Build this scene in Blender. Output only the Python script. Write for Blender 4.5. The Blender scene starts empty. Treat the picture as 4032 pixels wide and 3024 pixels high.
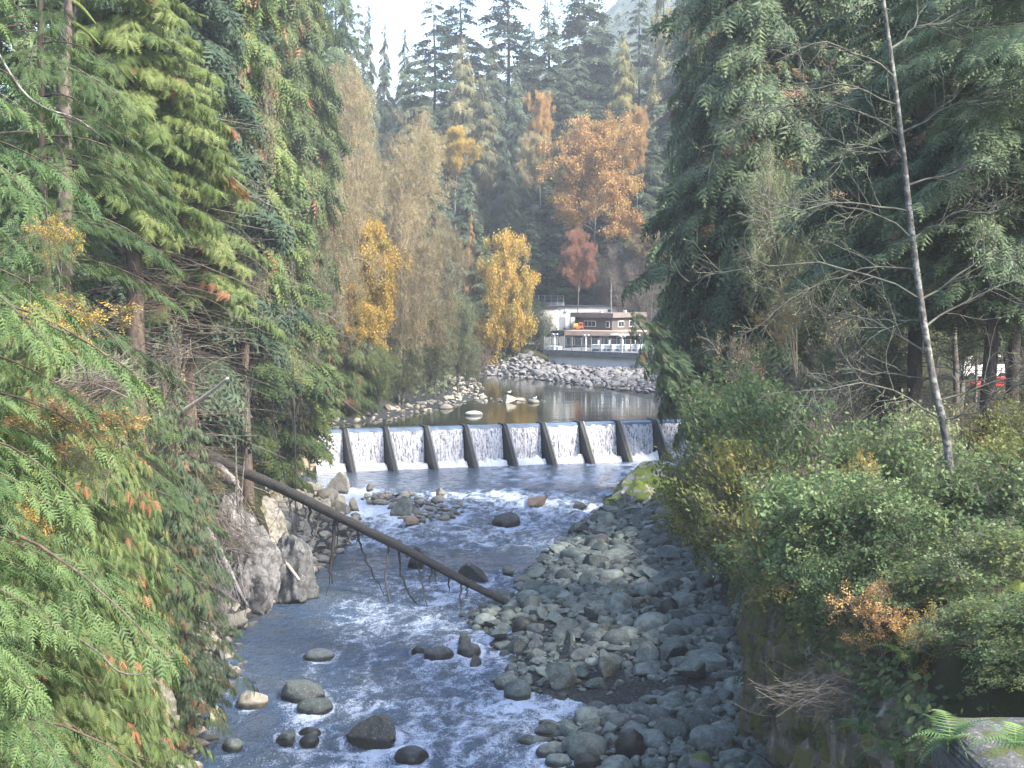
import bpy, bmesh, math, random
import numpy as np
from mathutils import Vector

# ------------------------------------------------------------------ camera, sky, sun, exposure
C = bpy.context.scene
F = 1407.0                       # focal length in pixels of a 1024 wide picture
HORIZ = 279.0
CAMZ = 21.0
TH = math.atan((384 - HORIZ) / F)
cam = bpy.data.objects.new('camera', bpy.data.cameras.new('camera'))
cam.data.sensor_width = 36; cam.data.lens = F / 1024 * 36
cam.data.clip_start = 0.5; cam.data.clip_end = 6000
cam.location = (0, 0, CAMZ); cam.rotation_euler = (math.radians(90) - TH, 0, 0)
C.collection.objects.link(cam); C.camera = cam

SUN_EL, SUN_AZ = math.radians(40), math.radians(124)      # azimuth clockwise from +Y
w = bpy.data.worlds.new('World'); C.world = w; w.use_nodes = True
nt = w.node_tree; nt.nodes.clear()
sky = nt.nodes.new('ShaderNodeTexSky'); sky.sky_type = 'NISHITA'; sky.sun_disc = False
sky.sun_elevation = SUN_EL; sky.sun_rotation = SUN_AZ; sky.air_density = 1.0; sky.dust_density = 1.6; sky.ozone_density = 1.0
bg = nt.nodes.new('ShaderNodeBackground'); bg.inputs[1].default_value = 0.15
wo = nt.nodes.new('ShaderNodeOutputWorld')
nt.links.new(sky.outputs[0], bg.inputs[0]); nt.links.new(bg.outputs[0], wo.inputs[0])
sl = bpy.data.lights.new('sun', 'SUN'); sl.energy = 3.4; sl.angle = math.radians(14); sl.color = (1, .93, .82)
sun = bpy.data.objects.new('sun', sl); C.collection.objects.link(sun)
sd = Vector((math.sin(SUN_AZ) * math.cos(SUN_EL), math.cos(SUN_AZ) * math.cos(SUN_EL), math.sin(SUN_EL)))
sun.rotation_euler = sd.to_track_quat('Z', 'Y').to_euler()
C.view_settings.view_transform = 'Standard'; C.view_settings.look = 'None'
C.view_settings.gamma = 1; C.view_settings.use_curve_mapping = False
C.view_settings.exposure = 2.35
C.render.engine = 'CYCLES'
cy = C.cycles
cy.max_bounces = 6; cy.diffuse_bounces = 3; cy.glossy_bounces = 2; cy.transmission_bounces = 4
cy.volume_bounces = 0; cy.transparent_max_bounces = 8; cy.caustics_reflective = False; cy.caustics_refractive = False
cy.use_denoising = True
HAZE_DENSITY = 0.00040

# ------------------------------------------------------------------ maths helpers
rng = np.random.default_rng(7)
PI = math.pi
CT, ST = math.cos(TH), math.sin(TH)
def ray(px, py):
    u = (px - 512) / F; v = (384 - py) / F
    return np.array([u, CT + v * ST, -ST + v * CT])
def at(px, py, Y):
    d = ray(px, py); k = Y / d[1]; return np.array([d[0] * k, Y, CAMZ + d[2] * k])
def onz(px, py, z=0.0):
    d = ray(px, py); k = (z - CAMZ) / d[2]; return np.array([d[0] * k, d[1] * k, z])
def pix(p):
    p = np.asarray(p, float); x, y, z = p[..., 0], p[..., 1], p[..., 2] - CAMZ
    dep = y * CT - z * ST
    return 512 + F * x / dep, 384 - F * (y * ST + z * CT) / dep, dep
def _h(ix, iy, iz, seed):
    h = (ix.astype(np.int64) * 374761393 + iy.astype(np.int64) * 668265263 + iz.astype(np.int64) * 2147483647 + seed * 1274126177) & 0xffffffff
    h = ((h ^ (h >> 13)) * 1274126177) & 0xffffffff
    h = ((h ^ (h >> 16)) * 2246822519) & 0xffffffff
    return ((h ^ (h >> 15)) & 0xffffff) / float(0xffffff)
def vn(x, y, z=None, seed=0):
    x = np.asarray(x, float); y = np.asarray(y, float); z = np.zeros_like(x) if z is None else np.asarray(z, float)
    ix, iy, iz = np.floor(x), np.floor(y), np.floor(z)
    fx, fy, fz = x - ix, y - iy, z - iz
    fx, fy, fz = [t * t * (3 - 2 * t) for t in (fx, fy, fz)]
    r = 0
    for a in (0, 1):
        for b in (0, 1):
            for c in (0, 1):
                r = r + _h(ix + a, iy + b, iz + c, seed) * (fx if a else 1 - fx) * (fy if b else 1 - fy) * (fz if c else 1 - fz)
    return r
def fbm(x, y, z=None, seed=0, o=4):
    r = 0; a = .5; f = 1.0
    for i in range(o):
        r = r + a * (vn(np.asarray(x) * f, np.asarray(y) * f, None if z is None else np.asarray(z) * f, seed + i * 7) - .5)
        a *= .5; f *= 2.03
    return r
def ss(a, b, x):
    t = np.clip((np.asarray(x, float) - a) / (b - a), 0, 1); return t * t * (3 - 2 * t)
def sdpoly(P, x, y):
    """signed distance to polygon, negative inside"""
    P = np.asarray(P, float); x = np.asarray(x, float); y = np.asarray(y, float)
    d = np.full(x.shape, 1e18); ins = np.zeros(x.shape, bool)
    n = len(P)
    for i in range(n):
        a = P[i]; b = P[(i + 1) % n]; e = b - a
        wx, wy = x - a[0], y - a[1]
        t = np.clip((wx * e[0] + wy * e[1]) / (e @ e), 0, 1)
        d = np.minimum(d, (wx - e[0] * t) ** 2 + (wy - e[1] * t) ** 2)
        c = ((a[1] <= y) & (b[1] > y)) | ((b[1] <= y) & (a[1] > y))
        with np.errstate(divide='ignore', invalid='ignore'):
            xi = a[0] + (y - a[1]) / (b[1] - a[1] + 1e-30) * e[0]
        ins ^= c & (x < xi)
    d = np.sqrt(d)
    return np.where(ins, -d, d)

# ------------------------------------------------------------------ mesh helpers
class Geo:
    def __init__(s): s.V = []; s.T = []; s.A = []; s.n = 0
    def add(s, V, T, a=0.5):
        V = np.asarray(V, np.float32).reshape(-1, 3); T = np.asarray(T, np.int64).reshape(-1, 3)
        s.V.append(V); s.T.append(T + s.n); s.n += len(V)
        s.A.append(np.full(len(V), a, np.float32) if np.isscalar(a) else np.asarray(a, np.float32).ravel())
        return s
    def quads(s, V, Q, a=0.5):
        Q = np.asarray(Q).reshape(-1, 4)
        return s.add(V, np.concatenate([Q[:, [0, 1, 2]], Q[:, [0, 2, 3]]]), a)
    def mesh(s, name, mat, smooth=False, sharp=None):
        V = np.concatenate(s.V); T = np.concatenate(s.T); A = np.concatenate(s.A)
        me = bpy.data.meshes.new(name)
        me.vertices.add(len(V)); me.vertices.foreach_set('co', V.astype(np.float32).ravel())
        me.loops.add(len(T) * 3); me.loops.foreach_set('vertex_index', T.astype(np.int32).ravel())
        me.polygons.add(len(T)); me.polygons.foreach_set('loop_start', np.arange(0, len(T) * 3, 3, dtype=np.int32))
        at_ = me.attributes.new('tint', 'FLOAT', 'POINT'); at_.data.foreach_set('value', A)
        if mat is not None: me.materials.append(mat)
        me.update(calc_edges=True)
        me.polygons.foreach_set('use_smooth', np.full(len(T), bool(smooth)))
        if sharp is not None:
            me.set_sharp_from_angle(angle=sharp)
        return me
    def obj(s, name, mat, parent=None, smooth=False, sharp=None):
        return link(name, s.mesh(name, mat, smooth, sharp), parent)
def link(name, data, parent=None):
    o = bpy.data.objects.new(name, data); C.collection.objects.link(o)
    if parent is not None: o.parent = parent
    return o
def thing(name, label, cat, loc=(0, 0, 0), rz=0, group=None):
    o = bpy.data.objects.new(name, None); C.collection.objects.link(o)
    o.location = loc; o.rotation_euler = (0, 0, rz); o.empty_display_size = .3
    return tag(o, label, cat, group)
def tag(o, label, cat, group=None, kind=None):
    if label: o['label'] = label
    if cat: o['category'] = cat
    if group: o['group'] = group
    if kind: o['kind'] = kind
    return o
def box(g, x0, x1, y0, y1, z0, z1, a=.5):
    v = [(x, y, z) for z in (z0, z1) for y in (y0, y1) for x in (x0, x1)]
    return g.quads(v, [(0, 2, 3, 1), (4, 5, 7, 6), (0, 1, 5, 4), (2, 6, 7, 3), (0, 4, 6, 2), (1, 3, 7, 5)], a)
def tubes(g, P, R, sides=4, a=.5):
    """P (N,K,3) polylines, R (N,K) radii"""
    P = np.asarray(P, float); R = np.asarray(R, float); N, K, _ = P.shape
    T = np.gradient(P, axis=1); T /= np.linalg.norm(T, axis=2, keepdims=True) + 1e-9
    ref = np.where(np.abs(T[..., 2:3]) > .9, np.array([1., 0, 0]), np.array([0, 0, 1.]))
    U = np.cross(T, ref); U /= np.linalg.norm(U, axis=2, keepdims=True) + 1e-9
    W = np.cross(T, U)
    an = np.arange(sides) / sides * 2 * PI
    V = P[:, :, None, :] + R[:, :, None, None] * (np.cos(an)[None, None, :, None] * U[:, :, None, :] + np.sin(an)[None, None, :, None] * W[:, :, None, :])
    idx = np.arange(N * K * sides).reshape(N, K, sides)
    A_ = idx[:, :-1, :]; B_ = idx[:, 1:, :]; A2 = np.roll(A_, -1, 2); B2 = np.roll(B_, -1, 2)
    Q = np.stack([A_, A2, B2, B_], -1).reshape(-1, 4)
    if not np.isscalar(a): a = np.repeat(np.asarray(a), K * sides)
    g.quads(V.reshape(-1, 3), Q, a)
    if sides > 4:
        caps = []
        for k in (0, K - 1):
            for s_ in range(1, sides - 1):
                caps.append(np.stack([idx[:, k, 0], idx[:, k, s_], idx[:, k, s_ + 1]], -1))
        g.T.append(np.concatenate(caps) + g.n - N * K * sides)
    return g
def curve(pts, n):
    """resample a polyline with Catmull-Rom"""
    p = np.asarray(pts, float); m = len(p)
    q = np.vstack([2 * p[0] - p[1], p, 2 * p[-1] - p[-2]])
    t = np.linspace(0, m - 1 - 1e-6, n); i = t.astype(int); f = (t - i)[:, None]
    a, b, c, d = q[i], q[i + 1], q[i + 2], q[i + 3]
    return .5 * (2 * b + (c - a) * f + (2 * a - 5 * b + 4 * c - d) * f ** 2 + (3 * b - a - 3 * c + d) * f ** 3)
def scatter(g, tpl, pos, X, Z, scale, tint):
    """put the template at each pos, with x axis X and approximate up Z"""
    tv, tt = tpl
    X = X / (np.linalg.norm(X, axis=1, keepdims=True) + 1e-9)
    Y = np.cross(Z, X); Y /= np.linalg.norm(Y, axis=1, keepdims=True) + 1e-9
    Z = np.cross(X, Y)
    M = np.stack([X, Y, Z], 1) * np.asarray(scale).reshape(-1, 1, 1)
    V = pos[:, None, :] + np.einsum('vk,nkj->nvj', tv, M)
    N = len(pos); nv = len(tv)
    T = (tt[None] + (np.arange(N) * nv)[:, None, None]).reshape(-1, 3)
    g.add(V.reshape(-1, 3), T, np.repeat(tint, nv))

# ------------------------------------------------------------------ materials
def mat_new(name):
    m = bpy.data.materials.new(name); m.use_nodes = True; t = m.node_tree; t.nodes.clear()
    out = t.nodes.new('ShaderNodeOutputMaterial')
    return m, t, out
def N(t, typ, **kw):
    n = t.nodes.new(typ)
    for k, v in kw.items():
        if k.startswith('i_'):
            n.inputs[k[2:].replace('_', ' ')].default_value = v
        else: setattr(n, k, v)
    return n
def ramp(t, fac, stops, interp='LINEAR'):
    r = t.nodes.new('ShaderNodeValToRGB'); r.color_ramp.interpolation = interp
    e = r.color_ramp.elements
    while len(e) < len(stops): e.new(.5)
    for el, (p, c) in zip(e, stops):
        el.position = p; el.color = (c, c, c, 1) if np.isscalar(c) else (*c, 1)
    if fac is not None: t.links.new(fac, r.inputs[0])
    return r.outputs[0]
def mixc(t, f, a, b, mode='MIX'):
    m = t.nodes.new('ShaderNodeMix'); m.data_type = 'RGBA'; m.blend_type = mode
    for s, v in ((m.inputs[0], f), (m.inputs[6], a), (m.inputs[7], b)):
        if isinstance(v, bpy.types.NodeSocket): t.links.new(v, s)
        elif np.isscalar(v): s.default_value = v
        else: s.default_value = (*v, 1)
    return m.outputs[2]
def noise(t, vec, scale, detail=4, rough=.55, dist=0):
    n = N(t, 'ShaderNodeTexNoise', i_Scale=scale, i_Detail=detail, i_Roughness=rough, i_Distortion=dist)
    if vec is not None: t.links.new(vec, n.inputs['Vector'])
    return n.outputs['Fac']
def coords(t, kind='Object', scale=(1, 1, 1)):
    tc = t.nodes.new('ShaderNodeTexCoord'); mp = t.nodes.new('ShaderNodeMapping'); mp.inputs['Scale'].default_value = scale
    if kind == 'World':
        ge = t.nodes.new('ShaderNodeNewGeometry'); t.links.new(ge.outputs['Position'], mp.inputs['Vector'])
    else: t.links.new(tc.outputs[kind], mp.inputs['Vector'])
    return mp.outputs[0]
def leaf_mat(name, stops, trans=.35, rough=.6, var=.25):
    m, t, out = mat_new(name)
    a = N(t, 'ShaderNodeAttribute', attribute_name='tint')
    col = ramp(t, a.outputs['Fac'], stops)
    oi = t.nodes.new('ShaderNodeObjectInfo')
    hs = t.nodes.new('ShaderNodeHueSaturation')
    mr = N(t, 'ShaderNodeMapRange'); mr.inputs['To Min'].default_value = 1 - var; mr.inputs['To Max'].default_value = 1 + var
    t.links.new(oi.outputs['Random'], mr.inputs['Value']); t.links.new(mr.outputs[0], hs.inputs['Value'])
    t.links.new(col, hs.inputs['Color'])
    p = N(t, 'ShaderNodeBsdfPrincipled'); p.inputs['Roughness'].default_value = rough
    p.inputs['Specular IOR Level'].default_value = .3
    t.links.new(hs.outputs[0], p.inputs['Base Color'])
    tr = t.nodes.new('ShaderNodeBsdfTranslucent'); t.links.new(hs.outputs[0], tr.inputs['Color'])
    mx = t.nodes.new('ShaderNodeMixShader'); mx.inputs[0].default_value = trans
    t.links.new(p.outputs[0], mx.inputs[1]); t.links.new(tr.outputs[0], mx.inputs[2]); t.links.new(mx.outputs[0], out.inputs[0])
    return m
def plain(name, col, rough=.7, var=.15, scale=3, bump=0, metal=0, col2=None, spec=.4):
    m, t, out = mat_new(name)
    p = N(t, 'ShaderNodeBsdfPrincipled'); p.inputs['Roughness'].default_value = rough; p.inputs['Metallic'].default_value = metal
    p.inputs['Specular IOR Level'].default_value = spec
    v = coords(t)
    n = noise(t, v, scale, 5)
    c2 = col2 or tuple(c * (1 - 2 * var) for c in col)
    t.links.new(ramp(t, n, [(.3, c2), (.65, col)]), p.inputs['Base Color'])
    if bump:
        b = N(t, 'ShaderNodeBump', i_Strength=bump, i_Distance=.05); t.links.new(noise(t, v, scale * 4, 5), b.inputs['Height'])
        t.links.new(b.outputs[0], p.inputs['Normal'])
    t.links.new(p.outputs[0], out.inputs[0])
    return m
def bark_mat(name, col, col2, sc=6, stretch=.25, patch=None):
    m, t, out = mat_new(name)
    p = N(t, 'ShaderNodeBsdfPrincipled'); p.inputs['Roughness'].default_value = .9; p.inputs['Specular IOR Level'].default_value = .2
    v = coords(t, 'Object', (1, 1, stretch))
    n = noise(t, v, sc, 6, .65)
    c = ramp(t, n, [(.35, col2), (.62, col)])
    if patch:
        v2 = coords(t, 'Object', (1, 1, 1.2))
        c = mixc(t, ramp(t, noise(t, v2, 5.0, 4, .6), [(.52, 0.), (.57, 1.)]), c, patch)
    t.links.new(c, p.inputs['Base Color'])
    b = N(t, 'ShaderNodeBump', i_Strength=.8, i_Distance=.04); t.links.new(n, b.inputs['Height']); t.links.new(b.outputs[0], p.inputs['Normal'])
    t.links.new(p.outputs[0], out.inputs[0])
    return m
def rock_mat(name, cols, moss=0.0, mosscol=(.09, .12, .02), wet=True, streak=None, wetz=.12, dark=.5, scale=1.0):
    m, t, out = mat_new(name)
    p = N(t, 'ShaderNodeBsdfPrincipled'); p.inputs['Specular IOR Level'].default_value = .35
    v = coords(t, 'World', streak or (1, 1, 1))
    a = N(t, 'ShaderNodeAttribute', attribute_name='tint'); oi = t.nodes.new('ShaderNodeObjectInfo')
    ad = N(t, 'ShaderNodeMath', operation='ADD'); t.links.new(a.outputs['Fac'], ad.inputs[0]); t.links.new(oi.outputs['Random'], ad.inputs[1])
    fr = N(t, 'ShaderNodeMath', operation='FRACT'); t.links.new(ad.outputs[0], fr.inputs[0])
    k = len(cols)
    base = ramp(t, fr.outputs[0], [(i / (k - 1), c) for i, c in enumerate(cols)])
    n1 = noise(t, v, 2.3 * scale, 6, .65); n2 = noise(t, v, 9 * scale, 5, .6)
    base = mixc(t, ramp(t, n1, [(.42, dark), (.56, 0.)]), base, (.035, .036, .034))
    base = mixc(t, ramp(t, n2, [(.55, 0.), (.72, .45)]), base, (.42, .43, .40))
    if moss:
        ge = t.nodes.new('ShaderNodeNewGeometry'); sx = t.nodes.new('ShaderNodeSeparateXYZ'); t.links.new(ge.outputs['Normal'], sx.inputs[0])
        m0 = N(t, 'ShaderNodeMath', operation='MULTIPLY'); t.links.new(sx.outputs[2], m0.inputs[0]); m0.inputs[1].default_value = .35
        ml = N(t, 'ShaderNodeMath', operation='ADD'); t.links.new(noise(t, v, .7, 5, .6), ml.inputs[0]); t.links.new(m0.outputs[0], ml.inputs[1])
        base = mixc(t, ramp(t, ml.outputs[0], [(.95 - moss * .5, 0.), (1.0 - moss * .5, 1.)]), base,
                    mixc(t, n2, mosscol, tuple(c * 2.2 for c in mosscol)))
    ro = .85
    if wet:
        ge = t.nodes.new('ShaderNodeNewGeometry'); sx = t.nodes.new('ShaderNodeSeparateXYZ'); t.links.new(ge.outputs['Position'], sx.inputs[0])
        mr = N(t, 'ShaderNodeMapRange'); mr.inputs['From Min'].default_value = wetz; mr.inputs['From Max'].default_value = wetz + .14
        mr.inputs['To Min'].default_value = 1; mr.inputs['To Max'].default_value = 0; t.links.new(sx.outputs[2], mr.inputs['Value'])
        base = mixc(t, mr.outputs[0], base, mixc(t, 1.0, base, (.25, .26, .24), 'MULTIPLY'))
        r2 = N(t, 'ShaderNodeMapRange'); r2.inputs['To Min'].default_value = .85; r2.inputs['To Max'].default_value = .3
        t.links.new(mr.outputs[0], r2.inputs['Value']); t.links.new(r2.outputs[0], p.inputs['Roughness'])
    else: p.inputs['Roughness'].default_value = ro
    t.links.new(base, p.inputs['Base Color'])
    b = N(t, 'ShaderNodeBump', i_Strength=.7, i_Distance=.12)
    t.links.new(n1, b.inputs['Height'])
    b2 = N(t, 'ShaderNodeBump', i_Strength=.6, i_Distance=.03); t.links.new(n2, b2.inputs['Height']); t.links.new(b.outputs[0], b2.inputs['Normal'])
    t.links.new(b2.outputs[0], p.inputs['Normal'])
    t.links.new(p.outputs[0], out.inputs[0])
    return m

M = {}
OR = (.26, .105, .05)
M['cedar_left'] = leaf_mat('cedar_foliage_yellow_green', [(0, (.045, .085, .03)), (.3, (.085, .13, .04)), (.6, (.14, .18, .055)), (.84, (.20, .23, .08)), (.88, OR), (1, (.34, .17, .09))], .4)
M['cedar_lime'] = leaf_mat('cedar_foliage_lime', [(0, (.05, .09, .03)), (.3, (.10, .15, .035)), (.6, (.16, .20, .06)), (.86, (.23, .27, .09)), (.94, (.25, .12, .05)), (1, OR)], .45)
M['cedar_right'] = leaf_mat('cedar_foliage_dark', [(0, (.045, .078, .042)), (.35, (.075, .115, .058)), (.7, (.12, .16, .075)), (.88, (.17, .20, .09)), (.93, (.17, .10, .055)), (1, (.27, .12, .07))], .35)
M['hemlock'] = leaf_mat('hemlock_foliage', [(0, (.035, .075, .028)), (.4, (.07, .115, .04)), (.8, (.11, .16, .052)), (1, (.17, .20, .07))], .4)
M['fir_blue'] = leaf_mat('fir_foliage_blue', [(0, (.055, .08, .048)), (.5, (.10, .13, .078)), (1, (.17, .195, .11))], .35)
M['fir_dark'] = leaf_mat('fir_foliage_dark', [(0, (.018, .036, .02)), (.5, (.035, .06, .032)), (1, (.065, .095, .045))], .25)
M['cedar_tan'] = leaf_mat('cedar_foliage_tan', [(0, (.10, .115, .055)), (.5, (.19, .18, .085)), (1, (.32, .25, .13))], .35)
M['cedar_gold'] = leaf_mat('cedar_foliage_gold', [(0, (.12, .13, .05)), (.5, (.24, .23, .08)), (1, (.38, .30, .11))], .35)
M['alder_tan'] = leaf_mat('alder_leaf_tan', [(0, (.13, .13, .06)), (.35, (.24, .20, .10)), (.65, (.34, .265, .145)), (.8, (.22, .25, .09)), (1, (.40, .25, .12))], .4)
M['alder_olive'] = leaf_mat('willow_leaf_olive', [(0, (.08, .11, .06)), (.5, (.14, .17, .085)), (1, (.22, .24, .11))], .35)
M['maple_orange'] = leaf_mat('maple_leaf_orange', [(0, (.24, .14, .06)), (.4, (.38, .22, .085)), (.75, (.46, .30, .11)), (1, (.38, .34, .10))], .4, var=.12)
M['maple_yellow'] = leaf_mat('maple_leaf_yellow', [(0, (.14, .16, .04)), (.3, (.32, .25, .06)), (.7, (.50, .32, .07)), (1, (.54, .40, .12))], .4, var=.12)
M['maple_red'] = leaf_mat('maple_leaf_red', [(0, (.16, .09, .06)), (.6, (.27, .13, .08)), (1, (.34, .22, .10))], .4, var=.1)
M['shrub'] = leaf_mat('shrub_leaf_green', [(0, (.04, .085, .045)), (.35, (.09, .145, .06)), (.7, (.16, .22, .085)), (.9, (.25, .27, .08)), (.97, (.38, .28, .08)), (1, (.35, .17, .07))], .4, .45)
M['shrub_yellow'] = leaf_mat('shrub_leaf_yellowing', [(0, (.06, .09, .03)), (.4, (.12, .15, .045)), (.75, (.24, .23, .06)), (1, (.40, .28, .08))], .4, .5)
M['fern'] = leaf_mat('fern_frond', [(0, (.035, .09, .035)), (.5, (.07, .15, .05)), (1, (.14, .22, .07))], .4)
M['under'] = leaf_mat('undergrowth_leaf', [(0, (.025, .05, .02)), (.5, (.06, .09, .03)), (.85, (.12, .14, .05)), (1, (.22, .13, .05))], .35)
M['moss'] = plain('moss', (.10, .13, .025), .95, .3, 8, .8)
M['bark'] = bark_mat('brown_bark', (.12, .09, .07), (.04, .03, .026))
M['bark_dark'] = bark_mat('dark_bark', (.055, .045, .04), (.02, .017, .016))
M['bark_grey'] = bark_mat('grey_bark', (.15, .135, .12), (.05, .045, .042))
M['bark_log'] = bark_mat('log_bark', (.055, .052, .05), (.014, .013, .012), 9, 1)
M['bark_alder'] = bark_mat('mottled_alder_bark', (.11, .105, .095), (.035, .032, .03), 8, .6, (.17, .175, .165))
M['twig'] = bark_mat('bare_twig', (.19, .165, .14), (.09, .075, .065), 4)
M['alder_wood'] = bark_mat('pale_alder_wood', (.34, .28, .23), (.18, .15, .12), 4)
M['twig_pale'] = bark_mat('lichen_twig', (.10, .105, .085), (.035, .035, .03), 4)
M['wood_grey'] = bark_mat('weathered_wood', (.28, .26, .25), (.10, .09, .085), 7, .15)
M['snag_wood'] = bark_mat('pinkish_snag_wood', (.13, .10, .09), (.05, .04, .036), 7, .3)
M['wood_pale'] = bark_mat('stripped_wood', (.48, .42, .35), (.3, .25, .2), 7, .15)
GREY = [(.06, .075, .07), (.16, .20, .18), (.10, .115, .105), (.24, .28, .25), (.12, .13, .135)]
TAN = [(.22, .20, .16), (.36, .33, .27), (.17, .16, .13), (.42, .38, .31), (.28, .24, .18)]
PALE = [(.10, .10, .105), (.19, .18, .185), (.08, .08, .09), (.25, .235, .225), (.14, .14, .15)]
M['rock_bar'] = rock_mat('river_stone_grey_green', GREY, moss=.0)
M['rock_left'] = rock_mat('river_stone_tan', TAN, moss=.0, dark=.35)
M['rock_pool'] = rock_mat('pool_stone_tan', TAN, wetz=4.42, dark=.3)
M['rock_rip'] = rock_mat('riprap_stone', PALE, wetz=4.45, dark=.45)
M['rock_mossy'] = rock_mat('mossy_rock', [(.2, .2, .19), (.38, .37, .35)], moss=.55, mosscol=(.075, .10, .015), dark=.5)
M['rock_face'] = rock_mat('pale_rock_face', [(.13, .13, .13), (.21, .20, .195)], moss=.08, dark=.8, wet=True, scale=.8)
M['cliff'] = rock_mat('dark_cliff', [(.07, .06, .05), (.10, .085, .07)], moss=0, streak=(1, 1, .3), dark=.6, scale=.8)

# ------------------------------------------------------------------ terrain
FLOOR = [(9.3, 5), (9.6, 40), (10.8, 61.5), (13, 80), (12.5, 98), (12.6, 112), (15, 120), (18, 128), (19, 140), (21, 150), (24, 158), (30, 166), (31, 176), (-23, 160),
         (-23, 145), (-22.5, 133), (-20, 116), (-16, 105), (-15.5, 96), (-16.7, 88), (-17.5, 82), (-16.5, 75), (-15.5, 67), (-14.5, 60), (-13.5, 30), (-13, 5)]
WATER = [(3.5, 5), (3, 58), (.9, 63.5), (4.1, 67.1), (3.4, 69), (-.6, 72), (.3, 76), (-2.6, 86), (.7, 94), (1.8, 103), (5, 114), (7.6, 125.7), (9, 135), (13.5, 146), (22, 158), (29, 166), (30, 176), (-22.3, 160),
         (-22.3, 143), (-17, 133), (-12.5, 118), (-13.4, 105), (-14.7, 95.7), (-15.7, 87.7), (-16.4, 82), (-15, 75), (-14.7, 67), (-13.6, 60), (-12.6, 40), (-12, 5)]
POOLZ = 4.4
def pz(px, py, z=POOLZ): return tuple(onz(px, py, z)[:2])
POOL = [(29, 158), (-23, 153.5), pz(345, 425), pz(380, 421), pz(440, 409), pz(478, 400), pz(476, 387), pz(468, 380), (-30, 262), (-120, 300), (-120, 330), (-25, 285),
        pz(484, 375), pz(520, 377), pz(560, 382), pz(610, 388), pz(666, 393), (34, 190), (38, 172)]
def ground(x, y):
    x = np.asarray(x, float); y = np.asarray(y, float)
    d1 = sdpoly(FLOOR, x, y); dw = sdpoly(WATER, x, y); d2 = sdpoly(POOL, x, y)
    nz = fbm(x * .12, y * .12, seed=3) * 2.2 + fbm(x * .5, y * .5, seed=5) * .6
    bar = np.where(dw < 0, np.maximum(-1.1, dw * .45), np.minimum(1.3, .05 + dw * .22)) + fbm(x * .6, y * .6, seed=9) * .25 - .05
    out1 = np.maximum(d1, 0)
    right = x > 3
    clr = np.interp(y, [5, 35, 62, 100, 118, 128, 140, 160], [12, 10.5, 6.8, 5, 4.0, 3.2, 3.4, 6.5])
    r = clr * ss(0.1, 1.3, out1) + np.minimum(out1, 14) * .30 + np.maximum(out1 - 14, 0) * .04 + np.maximum(x - 75, 0) * .5
    l = 4.6 * ss(0.1, 2.8, out1) + .55 * np.maximum(out1 - 2.8, 0)
    l = np.minimum(l, 30 + .2 * out1)
    low = bar + np.where(right, r, l) + nz * ss(1, 8, out1)
    o2 = np.maximum(d2, 0)
    # far bank with terrace
    sl_ = .26 + (.055 - .26) * ss(1, 9, x)
    rip = np.minimum(POOLZ - .1 + .35 * ss(0, 1.5, o2) + o2 * sl_, 8.0)
    leftp = POOLZ - .05 + ss(0, 3, o2) * .5 + np.maximum(o2 - 3.5, 0) * .42
    leftp = np.minimum(leftp, 45 + .1 * o2)
    wl = ss(0, 10, -(x + 4 + (y - 245) * .1)) if False else 1 / (1 + np.exp(np.clip((x - np.interp(y, [150, 200, 245, 300], [5, 5, -7, -60])) / 2.5, -30, 30)))
    hill = 7.9 + np.maximum(0, y - 272 - ss(0, 60, x - 20) * 10) * .42
    hill = np.minimum(hill, 62 + .03 * y)
    rightp = np.where(y > 266, np.maximum(rip, hill), rip) + np.maximum(x - 45, 0) * .25
    leftp = np.where(y > 240, np.minimum(leftp, 8 + np.maximum(0, y - 262) * .22 + np.maximum(0, -x - 25) * .45), leftp)
    leftp = np.minimum(leftp, 55)
    up = wl * leftp + (1 - wl) * rightp + nz * ss(3, 12, o2) * ss(10, 40, np.abs(x - 15) + np.maximum(0, y - 285))
    up = np.where(d2 < 0, POOLZ - 1.2 * ss(0, 4, -d2) - .05, up)
    damy = 154.7 + (x + 21.7) * .28
    k = ss(-3, 3, y - damy)
    k = np.where((x > -23.5) & (x < 26), (y > damy + .4) * 1.0, k)
    return low * (1 - k) + up * k
def gz(x, y): return float(ground(np.array([x]), np.array([y]))[0])

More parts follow.
